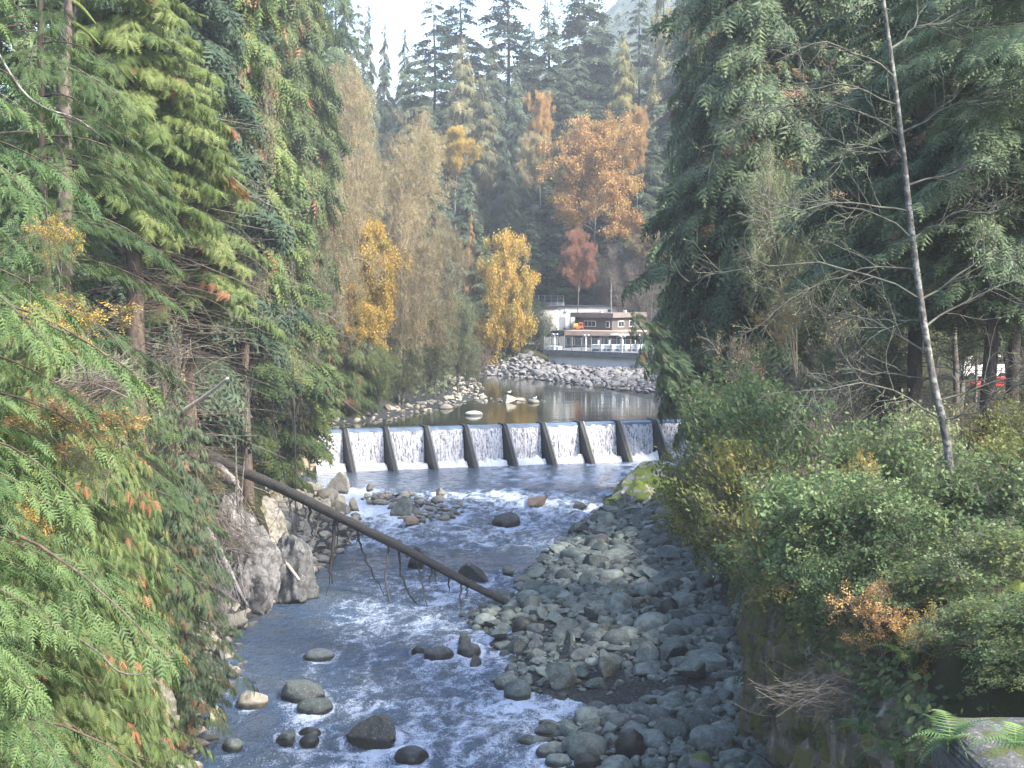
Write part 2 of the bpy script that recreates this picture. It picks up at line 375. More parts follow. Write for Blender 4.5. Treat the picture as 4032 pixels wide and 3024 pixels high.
def build_ground():
    xs = np.unique(np.concatenate([np.linspace(-700, -60, 60), np.linspace(-60, -26, 35), np.linspace(-26, 30, 95), np.linspace(30, 75, 46), np.linspace(75, 700, 60)]))
    ys = np.unique(np.concatenate([np.linspace(-40, 20, 15), np.linspace(20, 175, 190), np.linspace(175, 320, 90), np.linspace(320, 1500, 80)]))
    X, Y = np.meshgrid(xs, ys); Z = ground(X, Y)
    V = np.stack([X, Y, Z], -1).reshape(-1, 3); nx = len(xs); ny = len(ys)
    i = np.arange(ny - 1)[:, None] * nx + np.arange(nx - 1)[None]
    Q = np.stack([i, i + 1, i + nx + 1, i + nx], -1).reshape(-1, 4)
    m, t, out = mat_new('forest_floor')
    p = N(t, 'ShaderNodeBsdfPrincipled'); p.inputs['Roughness'].default_value = .95; p.inputs['Specular IOR Level'].default_value = .1
    v = coords(t, 'World')
    n1 = noise(t, v, .35, 6, .65); n2 = noise(t, v, 6, 5, .7)
    c = ramp(t, n1, [(.3, (.035, .04, .018)), (.5, (.06, .055, .03)), (.62, (.05, .07, .02)), (.75, (.08, .06, .035))])
    gr = ramp(t, n2, [(.3, (.012, .013, .013)), (.5, (.04, .043, .043)), (.7, (.12, .125, .13))])  # gravel darkened to put the shade between stones into its colour
    a = N(t, 'ShaderNodeAttribute', attribute_name='tint')
    c = mixc(t, a.outputs['Fac'], mixc(t, n2, c, mixc(t, 1., c, (.35, .35, .35), 'MULTIPLY')), gr)
    t.links.new(c, p.inputs['Base Color'])
    b = N(t, 'ShaderNodeBump', i_Strength=.9, i_Distance=.15); t.links.new(n2, b.inputs['Height']); t.links.new(b.outputs[0], p.inputs['Normal'])
    t.links.new(p.outputs[0], out.inputs[0])
    d1 = sdpoly(FLOOR, X, Y); d2 = sdpoly(POOL, X, Y)
    tint = np.maximum(1 - ss(.2, 1.2, d1), (1 - ss(6, 9, d2)) * (Y > 152))
    g = Geo(); g.quads(V, Q, tint.ravel())
    o = g.obj('ground', m, smooth=True); o['kind'] = 'structure'
build_ground()

# dam line
DD = np.array([1, .28, 0]) / math.hypot(1, .28); DN = np.array([DD[1], -DD[0], 0])      # along the crest, downstream
D0 = np.array([onz(315, 430, POOLZ)[0], onz(315, 430, POOLZ)[1], 0])
def dam_s(px):
    u = (px - 512) / F
    # solve X/(depth)=u with depth ~ Y*CT+(CAMZ-z)*ST
    lo, hi = -20., 80.
    for _ in range(50):
        mid = (lo + hi) / 2; P = D0 + DD * mid + np.array([0, 0, POOLZ])
        if pix(P)[0] < px: lo = mid
        else: hi = mid
    return lo

# ------------------------------------------------------------------ water
def build_water(hp):
    sp = .22
    xs = np.arange(-24, 29, sp); ys = np.arange(46, 170, sp)
    X, Y = np.meshgrid(xs, ys)
    damy = D0[1] + (X - D0[0]) * .28
    dd = damy - Y                                         # distance below the dam
    dw = sdpoly(WATER, X, Y)
    rapid = ss(104, 112, Y) * (1 - ss(136, 143, Y))
    near = 1 - ss(92, 106, Y)
    calm = ss(138, 146, Y)
    warp = fbm(X * .25, Y * .25, seed=21) * 3
    big = fbm((X + warp) * .55, (Y + warp) * .38, seed=11, o=3)
    med = fbm((X + warp) * 1.6, (Y) * 1.2, seed=13, o=3)
    amp = .05 + .62 * rapid + .42 * near + .03 * calm + .22 * (1 - ss(0, 3, dd))
    off_left = ss(-14, -8, X + (Y - 75) * .05)  # low along the left side: calmer water with less foam
    amp = amp * (.35 + .65 * off_left)
    Z = amp * (1.1 * big + .75 * med)
    # two small ledges in the rapids
    for (cx, cy0, ln, h) in ((3.5, 129, 9, .28), (1.5, 121.5, 6, .2), (-2, 112, 7, .15)):
        Z += h * np.exp(-((X - cx) / ln) ** 4) * (ss(-.3, .5, Y - cy0 - fbm(X * .4, X * 0, seed=31) * 2) - .0) * np.exp(-np.maximum(0, Y - cy0) / 4)
    ridge = 1 - np.abs(fbm((X + warp) * .9, (Y + warp) * .5, seed=41, o=4)) * 7
    ridge2 = 1 - np.abs(fbm((X) * 2.2, (Y + warp) * 1.1, seed=43, o=3)) * 6
    pat = vn(X * .13, Y * .09, seed=51) * .6 + vn(X * .4, Y * .22, seed=52) * .4
    inten = .06 + .20 * rapid + .17 * near * off_left + .30 * rapid * ss(.55, .8, pat) + .12 * near * off_left * ss(.55, .8, pat)
    foam = inten * (.45 + .6 * np.clip(ridge, 0, 1) + .35 * np.clip(ridge2, 0, 1)) * (.5 + pat)
    foam += (1 - ss(.1, 1.6 + 1.2 * vn(X * .8, Y * .8, seed=61), dd)) * 1.3
    foam += .25 * calm * ss(0, 8, X + 8) * vn(X * 1.5, Y * .6, seed=55)
    for hx, hy, hw in hp:
        if hy > 145 or abs(hx) > 25: continue
        dx_, dy_ = X - hx, Y - hy; dr = np.hypot(dx_, dy_)
        foam += .16 * np.exp(-((dr - hw * 1.0) / .18) ** 2) * (dy_ > -.2) * (.2 + vn(X * 2, Y * 2, seed=91))
        foam += .20 * np.exp(-(dx_ / (hw * .8)) ** 2) * ss(0, .5, -dy_ - hw * .5) * np.exp(np.minimum(0, dy_ + hw) / (2.2 * hw)) * (.5 + vn(X * 2.5, Y * 1.2, seed=92))
        Z += .16 * np.exp(-((dr - hw * 1.2) / .45) ** 2) * (dy_ > 0) - .08 * np.exp(-((dr - hw) / .7) ** 2) * (dy_ < 0)
    Z += (1 - ss(.0, 1.5, dd)) * .15
    Z = np.where(dd < -.3, -.5, Z)
    V = np.stack([X, Y, Z], -1).reshape(-1, 3); nx = len(xs); ny = len(ys)
    keep = (dw < 1.2) & (dd > -1)
    i = (np.arange(ny - 1)[:, None] * nx + np.arange(nx - 1)[None])
    kk = keep[:-1, :-1] | keep[1:, 1:]
    i = i[kk]
    Q = np.stack([i, i + 1, i + nx + 1, i + nx], -1)
    m, t, out = mat_new('river_water')
    v = coords(t, 'World', (1, .7, 1)); v2 = coords(t, 'World', (1.2, .55, 1))
    n1 = noise(t, v, 1.6, 5, .6, .6); n2 = noise(t, v2, 6.0, 4, .65, .5); n3a = noise(t, coords(t, 'World', (1, .75, 1)), 3.2, 7, .72, 1.6); n3b = noise(t, coords(t, 'World', (1.3, .6, 1)), 12, 4, .7, 1.0); n3 = mixc(t, .5, n3a, n3b)
    b = N(t, 'ShaderNodeBump', i_Strength=1.0, i_Distance=.45); t.links.new(n1, b.inputs['Height'])
    b2 = N(t, 'ShaderNodeBump', i_Strength=1.0, i_Distance=.16); t.links.new(n2, b2.inputs['Height']); t.links.new(b.outputs[0], b2.inputs['Normal'])
    p = N(t, 'ShaderNodeBsdfPrincipled'); p.inputs['Roughness'].default_value = .05; p.inputs['IOR'].default_value = 1.38
    bc = ramp(t, noise(t, v, .35, 4), [(.35, (.05, .095, .165)), (.65, (.075, .10, .135))])  # water's own blue, deepened to stand in for reflected sky
    t.links.new(bc, p.inputs['Base Color']); t.links.new(b2.outputs[0], p.inputs['Normal'])
    fo = N(t, 'ShaderNodeBsdfPrincipled'); fo.inputs['Roughness'].default_value = .7; fo.inputs['Base Color'].default_value = (.62, .71, .88, 1)
    t.links.new(b2.outputs[0], fo.inputs['Normal'])
    a = N(t, 'ShaderNodeAttribute', attribute_name='tint')
    ad = N(t, 'ShaderNodeMath', operation='ADD'); t.links.new(a.outputs['Fac'], ad.inputs[0]); t.links.new(n3, ad.inputs[1])
    ff = ramp(t, ad.outputs[0], [(.655, 0.), (.84, .92)])
    mx = t.nodes.new('ShaderNodeMixShader'); t.links.new(ff, mx.inputs[0]); t.links.new(p.outputs[0], mx.inputs[1]); t.links.new(fo.outputs[0], mx.inputs[2])
    t.links.new(mx.outputs[0], out.inputs[0])
    g = Geo(); g.quads(V, Q, np.clip(foam, 0, 1.2).ravel())
    o = g.obj('river_water', m, smooth=True); o['kind'] = 'structure'
    # pool above the dam
    m, t, out = mat_new('pool_water')
    p = N(t, 'ShaderNodeBsdfPrincipled'); p.inputs['Roughness'].default_value = .03; p.inputs['IOR'].default_value = 1.4
    p.inputs['Base Color'].default_value = (.03, .035, .025, 1)
    v = coords(t, 'World', (.6, 1, 1))
    b = N(t, 'ShaderNodeBump', i_Strength=.35, i_Distance=.03); t.links.new(noise(t, v, 1.5, 4, .6), b.inputs['Height'])
    b2 = N(t, 'ShaderNodeBump', i_Strength=.6, i_Distance=.05); t.links.new(noise(t, coords(t, 'World', (.15, .5, 1)), .5, 2, .5), b2.inputs['Height'])
    t.links.new(b.outputs[0], b2.inputs['Normal']); t.links.new(b2.outputs[0], p.inputs['Normal'])
    t.links.new(p.outputs[0], out.inputs[0])
    g = Geo()
    s = np.linspace(-1.0, 50, 40); u = np.concatenate([np.linspace(.35, 30, 30), np.linspace(32, 160, 30)])
    S, U = np.meshgrid(s, u)
    Sx = np.where(U > 2, S, np.clip(S, 0, 50)); Sx = np.where(U > 90, Sx * 3 - 110, Sx)
    P = D0[None, None] + DD * Sx[..., None] - DN * U[..., None] + np.array([0, 0, POOLZ])
    i = np.arange(len(u) - 1)[:, None] * len(s) + np.arange(len(s) - 1)[None]
    g.quads(P.reshape(-1, 3), np.stack([i, i + 1, i + len(s) + 1, i + len(s)], -1))
    o = g.obj('pool_water', m, smooth=True); o['kind'] = 'structure'
# (the water is built after the boulders, so that it foams round them)

# ------------------------------------------------------------------ dam
def dam_frame_obj(g, name, mat, parent=None, **k): return g.obj(name, mat, parent, **k)
def Dp(s, n, z): return D0 + DD * s + DN * n + np.array([0, 0, z])
def prism(g, pts_a, pts_b, a=.5):
    """two matching polygons joined into a solid"""
    n = len(pts_a); V = list(pts_a) + list(pts_b); T = []
    for i in range(1, n - 1): T.append((0, i + 1, i)); T.append((n, n + i, n + i + 1))
    for i in range(n):
        j = (i + 1) % n; T += [(i, j, n + j), (i, n + j, n + i)]
    return g.add(np.array(V), T, a)
def build_dam():
    m, t, out = mat_new('wet_shaded_concrete')
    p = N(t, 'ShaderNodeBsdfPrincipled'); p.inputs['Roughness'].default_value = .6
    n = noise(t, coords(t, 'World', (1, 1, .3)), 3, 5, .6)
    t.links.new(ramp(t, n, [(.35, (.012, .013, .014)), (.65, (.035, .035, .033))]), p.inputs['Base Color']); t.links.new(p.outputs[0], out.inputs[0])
    conc_dark = m  # near-black, so the shade on the pier sides is in the colour
    conc = plain('lit_pier_edge_concrete', (.34, .34, .31), .8, .2, 2, .3)  # pale tone paints the light catching the pier fronts
    beige = plain('stained_beige_concrete', (.50, .42, .29), .9, .18, .8, .3)
    m, t, out = mat_new('falling_water')
    v = coords(t, 'World', (1, 1, .12)); v2 = coords(t, 'World', (1, 1, .45))
    nA = noise(t, v, 5.5, 6, .7, .1); nB = noise(t, v2, 6.5, 5, .7, .5)
    ad = N(t, 'ShaderNodeMath', operation='MULTIPLY_ADD'); t.links.new(nB, ad.inputs[0]); ad.inputs[1].default_value = .75; t.links.new(nA, ad.inputs[2])
    fac = ramp(t, ad.outputs[0], [(.74, 0.), (.90, 1.)])
    p = N(t, 'ShaderNodeBsdfPrincipled'); p.inputs['Roughness'].default_value = .35
    t.links.new(mixc(t, fac, (.12, .115, .13), (.84, .82, .85)), p.inputs['Base Color'])
    b = N(t, 'ShaderNodeBump', i_Strength=.8, i_Distance=.1); t.links.new(ad.outputs[0], b.inputs['Height']); t.links.new(b.outputs[0], p.inputs['Normal'])
    t.links.new(p.outputs[0], out.inputs[0]); fall = m
    root = thing('weir', 'long low concrete weir across the river with white water falling between its piers', 'weir', tuple(Dp(0, 0, 0)))
    org = Dp(0, 0, 0)
    px_top = [344, 385.5, 428, 468.5, 508, 544, 582, 618.5, 653]
    s0 = dam_s(px_top[0]); s1 = dam_s(px_top[-1]); wv = (s1 - s0) / 8
    S = [s0 + i * wv for i in range(-1, 12)]
    S = [s for s in S if s < 50]
    S[0] = -.4
    send = S[-1]
    g = Geo()
    prism(g, [Dp(-.4, -1.0, -1.5) - org, Dp(-.4, .45, -1.5) - org, Dp(-.4, .12, POOLZ - .12) - org, Dp(-.4, -1.0, POOLZ - .12) - org],
          [Dp(send, -1.0, -1.5) - org, Dp(send, .45, -1.5) - org, Dp(send, .12, POOLZ - .12) - org, Dp(send, -1.0, POOLZ - .12) - org])
    g.obj('wall', conc_dark, root)
    # smooth lip of water on the crest
    lip = Geo(); ls = np.linspace(0, send, 200); prof = [(-1.0, POOLZ + .004), (-.3, POOLZ + .01), (.1, POOLZ - .03), (.3, POOLZ - .16), (.42, POOLZ - .4)]
    P = np.array([[Dp(s, a + .04 * math.sin(s * 3), z) - org for (a, z) in prof] for s in ls])
    i = np.arange(len(ls) - 1)[:, None] * len(prof) + np.arange(len(prof) - 1)[None]
    lip.quads(P.reshape(-1, 3), np.stack([i, i + len(prof), i + len(prof) + 1, i + 1], -1))
    lm = plain('glassy_crest_water', (.16, .22, .30), .08, .2, 1.0, spec=.8)
    lip.obj('water_lip', lm, root, smooth=True)
    pt = .5
    for k in range(len(S)):
        s = S[k]
        if k > 0:
            Lp = 4.3
            g = Geo()
            a = [(-.9, POOLZ + .14), (.55, POOLZ + .14), (.75, POOLZ - .05), (Lp, -.9), (-.9, -.9)]
            prism(g, [Dp(s - pt / 2 + .15 * n, n, z) - org for n, z in a], [Dp(s + pt / 2 + .15 * n, n, z) - org for n, z in a])
            pr = g.obj('pier', conc_dark, root)
            g = Geo()
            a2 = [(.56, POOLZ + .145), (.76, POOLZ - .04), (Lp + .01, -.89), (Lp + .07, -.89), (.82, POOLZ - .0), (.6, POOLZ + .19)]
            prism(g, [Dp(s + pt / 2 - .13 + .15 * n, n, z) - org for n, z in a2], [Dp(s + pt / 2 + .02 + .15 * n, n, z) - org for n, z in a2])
            g.obj('edge', conc, pr)  # thin strip added to draw the pier's lit front edge
        # sheet
        if k < len(S) - 1:
            a0 = s + (pt / 2 if k else .3) + .03; a1 = S[k + 1] - pt / 2 - .03
            ns, nzv = 100, 40
            ss_, zz = np.meshgrid(np.linspace(a0, a1, ns), np.linspace(0, 1, nzv))
            strand = fbm(ss_ * 5 + k * 9.7, zz * 1.2, seed=71 + k, o=4) * .8 + np.abs(fbm(ss_ * 11, zz * 7, seed=73 + k, o=3)) * .6 + fbm(ss_ * .9 + k * 3, zz * .3, seed=75) * .5
            nn = .36 + .75 * zz ** .7 + strand * (.15 + .55 * zz)
            z = POOLZ - .35 - (POOLZ - .25) * zz
            P = D0 - org + DD * ss_[..., None] + DN * nn[..., None] + np.stack([0 * z, 0 * z, z], -1)
            i = np.arange(nzv - 1)[:, None] * ns + np.arange(ns - 1)[None]
            g = Geo(); g.quads(P.reshape(-1, 3), np.stack([i, i + ns, i + ns + 1, i + 1], -1))
            g.obj('falling_water', fall, root, smooth=True)
            # froth at the foot
            g = Geo(); nf = 70
            sf, uf = np.meshgrid(np.linspace(a0 - .1, a1 + .1, nf), np.linspace(0, 1, 14))
            zf = .05 + (.45 + .5 * vn(sf * 3, uf * 4, seed=83)) * np.sin(uf * PI) ** .8 * (.6 + .6 * vn(sf * 1.2, uf * 2, seed=81)) - .1 * uf
            P = D0 - org + DD * sf[..., None] + DN * (.9 + uf * 1.7)[..., None] + np.stack([0 * zf, 0 * zf, zf], -1)
            i = np.arange(13)[:, None] * nf + np.arange(nf - 1)[None]
            g.quads(P.reshape(-1, 3), np.stack([i, i + nf, i + nf + 1, i + 1], -1))
            g.obj('froth', M['froth'], root, smooth=True)
    # left abutment
    ab = thing('abutment', 'beige stained concrete abutment at the left end of the weir', 'abutment', tuple(Dp(-2, 0, 0)))
    o2 = Dp(-2, 0, 0)
    g = Geo(); prism(g, [Dp(-4.6, 1.2, -1) - o2, Dp(-.0, 1.2, -1) - o2, Dp(-.0, 1.2, POOLZ + .1) - o2, Dp(-4.6, 1.2, POOLZ + .1) - o2],
                     [Dp(-4.6, -1.5, -1) - o2, Dp(-.0, -1.5, -1) - o2, Dp(-.0, -1.5, POOLZ + .1) - o2, Dp(-4.6, -1.5, POOLZ + .1) - o2])
    g.obj('wall', beige, ab)
    for q in range(9):
        g = Geo(); z0 = .1 + q * .46
        prism(g, [Dp(-.75, 1.2, z0) - o2, Dp(-.06, 1.2, z0) - o2, Dp(-.06, 1.2, z0 + .36) - o2, Dp(-.75, 1.2, z0 + .36) - o2],
              [Dp(-.75, 1.42, z0) - o2, Dp(-.06, 1.42, z0) - o2, Dp(-.06, 1.42, z0 + .36) - o2, Dp(-.75, 1.42, z0 + .36) - o2])
        g.obj('block', beige, ab)
M['froth'] = plain('white_froth', (.85, .87, .9), .8, .08, 5, .6)
build_dam()

# ------------------------------------------------------------------ rocks
def ico(sub):
    bm = bmesh.new(); bmesh.ops.create_icosphere(bm, subdivisions=sub, radius=1)
    V = np.array([v.co[:] for v in bm.verts]); T = np.array([[v.index for v in f.verts] for f in bm.faces]); bm.free()
    return V, T
ICO = {k: ico(k) for k in (1, 2, 3, 4, 5)}
def rock_geo(seed, sub, angular=1.0):
    r = np.random.default_rng(seed); V, T = ICO[sub]; V = V.copy()
    ncut = int(6 + 5 * angular)
    for i in range(ncut):
        n = r.normal(size=3); n /= np.linalg.norm(n); d = r.uniform(.36, .74) if angular > .3 else r.uniform(.85, .98)
        V -= n * np.maximum(0, V @ n - d)[:, None] * (.96 if angular > .3 else .7)
    V *= (1 + fbm(V[:, 0] * 1.6 + seed, V[:, 1] * 1.6, V[:, 2] * 1.6, seed=seed, o=3) * (.16 if angular > .3 else .3))[:, None]
    V /= np.abs(V).max() * .95
    V *= (1 + fbm(V[:, 0] * 5 + seed, V[:, 1] * 5, V[:, 2] * 5, seed=seed + 5, o=2) * .09)[:, None]
    V *= np.array([r.uniform(.9, 1.25), r.uniform(.75, 1.0), r.uniform(.5, .75)])
    return V, T
ROCKM = {}
def rock_mesh(i, ang, mat, sub=3):
    k = (i, ang > .3, mat, sub)
    if k not in ROCKM:
        V, T = rock_geo(100 + i, sub, ang); g = Geo()
        if sub > 3:
            q_ = V * 5.5; V = V * (1 + (np.abs(fbm(q_[:, 0], q_[:, 1], q_[:, 2], seed=i, o=4)) - .12) * (.30 if ang > .3 else .10))[:, None]
        g.add(V, T, 0.0)
        ROCKM[k] = g.mesh('boulder', M[mat], True, .55 if ang > .3 else None)
    return ROCKM[k]
rocks = []       # (x,y,z,r,mat,region)
occ = []
def rock_fill(region, test, x0, x1, y0, y1, radii, mat, seed, tries, zoff=.15, gap=.82, level=None):
    r = np.random.default_rng(seed); pts = np.zeros((0, 3))
    for (ra, rb, n) in radii:
        X = r.uniform(x0, x1, n); Y = r.uniform(y0, y1, n); R = r.uniform(ra, rb, n)
        ok = test(X, Y); X, Y, R = X[ok], Y[ok], R[ok]
        Z = ground(X, Y)
        for x, y, z, rr in zip(X, Y, Z, R):
            if len(pts):
                d2 = (pts[:, 0] - x) ** 2 + (pts[:, 1] - y) ** 2
                if np.any(d2 < ((pts[:, 2] + rr) * gap) ** 2): continue
            pts = np.vstack([pts, [x, y, rr]])
            zz = z if level is None else max(z, level - rr * .3)
            rocks.append([x, y, zz + rr * zoff, rr, mat, region])
def inbar(X, Y):
    return (sdpoly(FLOOR, X, Y) < .6) & (sdpoly(WATER, X, Y) > -.15 - .7 * vn(X * .7, Y * .7, seed=5)) & (X > -4)
def inlet(X, Y): return ~((np.hypot((X - 5) / 2.8, (Y - 68.3) / 1.5) < 1) & (vn(X, Y, seed=2) < .8))
rock_fill('bar', lambda X, Y: inbar(X, Y) & inlet(X, Y), -4, 14, 52, 126, [(.7, 1.1, 300), (.45, .68, 1500), (.3, .44, 4500), (.2, .28, 6000), (.12, .18, 6000)], 'rock_bar', 1, 0, gap=.60)
def inleft(X, Y): return (sdpoly(FLOOR, X, Y) < 1.3) & (sdpoly(WATER, X, Y) > -.5) & (X < -8)
rock_fill('left', inleft, -25, -8, 50, 152, [(.7, 1.2, 220), (.4, .65, 1300), (.2, .36, 3500)], 'rock_left', 2, 0, gap=.62)
rock_fill('island', lambda X, Y: (np.hypot((X + 7.6) / 3.6, (Y - 127) / 6.5) < 1) | (np.hypot((X + 11.5) / 3, (Y - 133) / 4) < 1), -16, -3, 118, 140, [(.55, .9, 40), (.3, .5, 260), (.18, .28, 300)], 'rock_left', 3, 0, gap=.8, level=.18)
def inrip(X, Y): d = sdpoly(POOL, X, Y); return (d > -.8) & (d < 26) & (Y > 190) & (Y < 254 - X * .18) & (X > np.interp(Y, [190, 245, 262, 300], [0, -8, -14, -30]))
rock_fill('riprap', inrip, -14, 30, 190, 258, [(.6, .95, 900), (.4, .6, 6000), (.28, .38, 4000)], 'rock_rip', 4, 0, gap=.7, zoff=.25)
def inshore(X, Y): d = sdpoly(POOL, X, Y); return (d > -1.3) & (d < 3.6) & (Y < 240) & (Y > 157.5 + (X + 21.7) * .28) & (X < 2)
rock_fill('shore', inshore, -24, 4, 156, 238, [(.5, .9, 120), (.25, .45, 1500)], 'rock_pool', 5, 0, gap=.75, level=POOLZ)
rock_fill('spit', lambda X, Y: vn(X * .9, Y * .4, seed=8) > .5, -5, 4.5, 190, 196, [(.4, .7, 14), (.2, .4, 60)], 'rock_pool', 6, 0, gap=.8, level=POOLZ)
# named boulders: x0,x1,y_top,y_bottom of the picture, material, angular, label
HERO = [
 (281, 326, 686, 702, 'rock_bar', .1, 'long flat-topped dark boulder lying in the stream, upper of the smooth pair at lower left'),
 (299, 331, 701, 714, 'rock_bar', .1, 'smooth oval speckled boulder just below the long flat-topped one'),
 (237, 265, 684, 708, 'rock_left', .6, 'upright pale grey boulder with a dark wet foot beside the left bank rocks'),
 (204, 229, 705, 725, 'rock_yellow', 1, 'small pyramid-shaped yellow-green boulder near the cedar boughs at lower left'),
 (342, 394, 718, 749, 'rock_dark', 1, 'largest dark craggy boulder standing in the rapids at the bottom of the picture'),
 (372, 400, 735, 748, 'rock_dark', .9, 'low dark rock leaning against the right side of the craggy boulder'),
 (275, 300, 728, 744, 'rock_bar', 1, 'angular mossy-grey rock left of the round dark pair in the lower stream'),
 (300, 320, 729, 738, 'rock_dark', .3, 'flat dark rock on top of the small round pair in the lower stream'),
 (300, 319, 736, 746, 'rock_dark', .1, 'small round dark rock under the flat one in the lower stream'),
 (393, 430, 752, 763, 'rock_dark', .1, 'dark half-drowned rock with water sliding over it at the bottom edge'),
 (222, 245, 741, 752, 'rock_bar', .2, 'low round greenish rock near the cliff foot at lower left'),
 (453, 477, 635, 651, 'rock_bar', .6, 'domed grey boulder uppermost of the three stacked in mid stream'),
 (456, 481, 646, 657, 'rock_dark', .05, 'smooth dark oval boulder below the domed one in mid stream'),
 (469, 486, 655, 668, 'rock_dark', .7, 'blocky black wet rock lowest of the mid stream cluster'),
 (425, 452, 650, 661, 'rock_dark', .1, 'flat dark oval boulder left of the mid stream cluster'),
 (411, 425, 647, 656, 'rock_dark', .3, 'small dark rock at the left tip of the mid stream cluster'),
 (457, 492, 565, 582, 'rock_rip', .6, 'broad pale boulder in the rapids just above the lower end of the log'),
 (501, 517, 560, 576, 'rock_bar', .7, 'grey knobby boulder at the water edge right of the broad pale one'),
 (408, 427, 547, 569, 'rock_dark', .8, 'brown wet boulder half hidden behind the fallen log'),
 (503, 532, 682, 700, 'rock_bar', .05, 'smooth rounded grey boulder at the tip of the gravel bar'),
 (305, 334, 650, 661, 'rock_bar', .1, 'drowned dark boulder making a hump in the left half of the stream'),
 (674, 714, 655, 680, 'rock_bar', .9, 'widest dark block of stone on the right bar near the cliff'),
 (543, 578, 665, 689, 'rock_bar', .5, 'large slanting dark boulder by the small inlet of the gravel bar'),
 (592, 618, 651, 670, 'rock_bar', .9, 'rough brown boulder in the middle of the lower gravel bar'),
 (646, 672, 711, 727, 'rock_bar', .05, 'broad smooth boulder on the gravel bar below the inlet'),
 (569, 606, 735, 758, 'rock_bar', .2, 'big dark pitted boulder at the water edge of the bottom bar'),
 (536, 567, 735, 758, 'rock_bar', .9, 'tilted flat slab jutting into the stream at the bottom bar'),
 (613, 647, 736, 755, 'rock_rip', .1, 'pale elongated round boulder at the bottom of the bar'),
 (575, 600, 755, 768, 'rock_rip', .05, 'pale egg-shaped boulder cut by the bottom edge'),
 (690, 712, 757, 770, 'rock_mossy', .1, 'moss-covered round boulder at the bottom edge near the cliff foot'),
 (584, 609, 535, 549, 'rock_rip', .05, 'long pale sausage-shaped boulder at the top end of the gravel bar'),
 (659, 680, 599, 616, 'rock_rip', .05, 'round mauve-grey boulder on the upper right of the bar'),
 (664, 684, 625, 638, 'rock_bar', .05, 'smooth olive oval boulder under the mauve-grey one'),
 (488, 513, 621, 641, 'rock_bar', .9, 'dark triangular boulder at the water edge below the log tip'),
 (511, 533, 618, 632, 'rock_rip', .3, 'pale pock-marked boulder beside the dark triangular one'),
 (559, 577, 635, 654, 'rock_bar', .8, 'upright faceted boulder at the centre of the gravel bar'),
 (524, 549, 494, 508, 'rock_brown', .6, 'tan-brown boulder above the ledge in the upper rapids'),
 (572, 591, 501, 510, 'rock_dark', .6, 'low black rock at the right end of the upper ledge'),
 (494, 519, 516, 527, 'rock_dark', .2, 'wide rock with white water spilling over it in the rapids'),
 (589, 600, 515, 523, 'rock_dark', .4, 'small black rock at the foot of the mossy outcrop'),
 (323, 351, 476, 494, 'rock_left', .9, 'largest pale cracked boulder on the left beach below the weir'),
 (334, 349, 492, 508, 'rock_left', .8, 'tan block in front of the largest pale boulder of the left beach'),
 (348, 359, 497, 512, 'rock_left', .8, 'narrow tan boulder beside the tan block of the left beach'),
 (390, 412, 500, 518, 'rock_bar', .8, 'dark green boulder in the middle of the rock island'),
 (404, 421, 512, 528, 'rock_brown', .9, 'brownish-pink faceted boulder at the front of the rock island'),
 (434, 446, 487, 497, 'rock_left', .7, 'lone pointed rock upstream of the rock island'),
 (366, 373, 483, 492, 'rock_left', .7, 'small square tan rock standing in the still water left of the island'),
 (154, 176, 624, 645, 'rock_rip', .9, 'angular pale boulder half behind cedar boughs on the left bank'),
 (192, 211, 618, 634, 'rock_left', 1, 'top boulder of the angular heap on the left bank'),
 (178, 213, 628, 652, 'rock_left', 1, 'biggest split boulder in the angular heap on the left bank'),
 (152, 174, 640, 658, 'rock_rip', .9, 'cracked grey boulder left of the split one'),
 (212, 229, 646, 664, 'rock_rip', 1, 'sharp grey boulder at the stream side of the left heap'),
 (198, 216, 654, 668, 'rock_rip', .8, 'mid-sized pale boulder below the split one on the left bank'),
 (224, 242, 664, 680, 'rock_left', .5, 'mottled boulder at the foot of the left heap'),
 (198, 228, 684, 702, 'rock_rip', .4, 'smooth pale boulder under the hanging cedar tips at left'),
 (466, 482, 411.5, 416.5, 'rock_pale_top', .3, 'white-topped boulder alone in the pool above the weir'),
 (352, 360, 416, 424, 'rock_pool', .8, 'tan rock at the edge of the pool just above the weir'),
 (499, 517, 394, 404, 'rock_pool', .8, 'heap-like rock at the end of the spit where a gull sits'),
 (528, 540, 400, 404, 'rock_pool', .2, 'low rock at the far end of the spit'),
]
M['rock_yellow'] = rock_mat('yellow_green_stone', [(.34, .36, .18), (.42, .42, .24)], dark=.2)
M['rock_dark'] = rock_mat('dark_wet_stone', [(.05, .05, .05), (.10, .10, .095)], dark=.6, wetz=.3)
M['rock_brown'] = rock_mat('brown_stone', [(.24, .16, .11), (.32, .24, .18)], dark=.3)
M['rock_pale_top'] = rock_mat('white_stone', [(.6, .6, .58), (.7, .7, .68)], wetz=4.6, dark=.1)
hero_pts = []
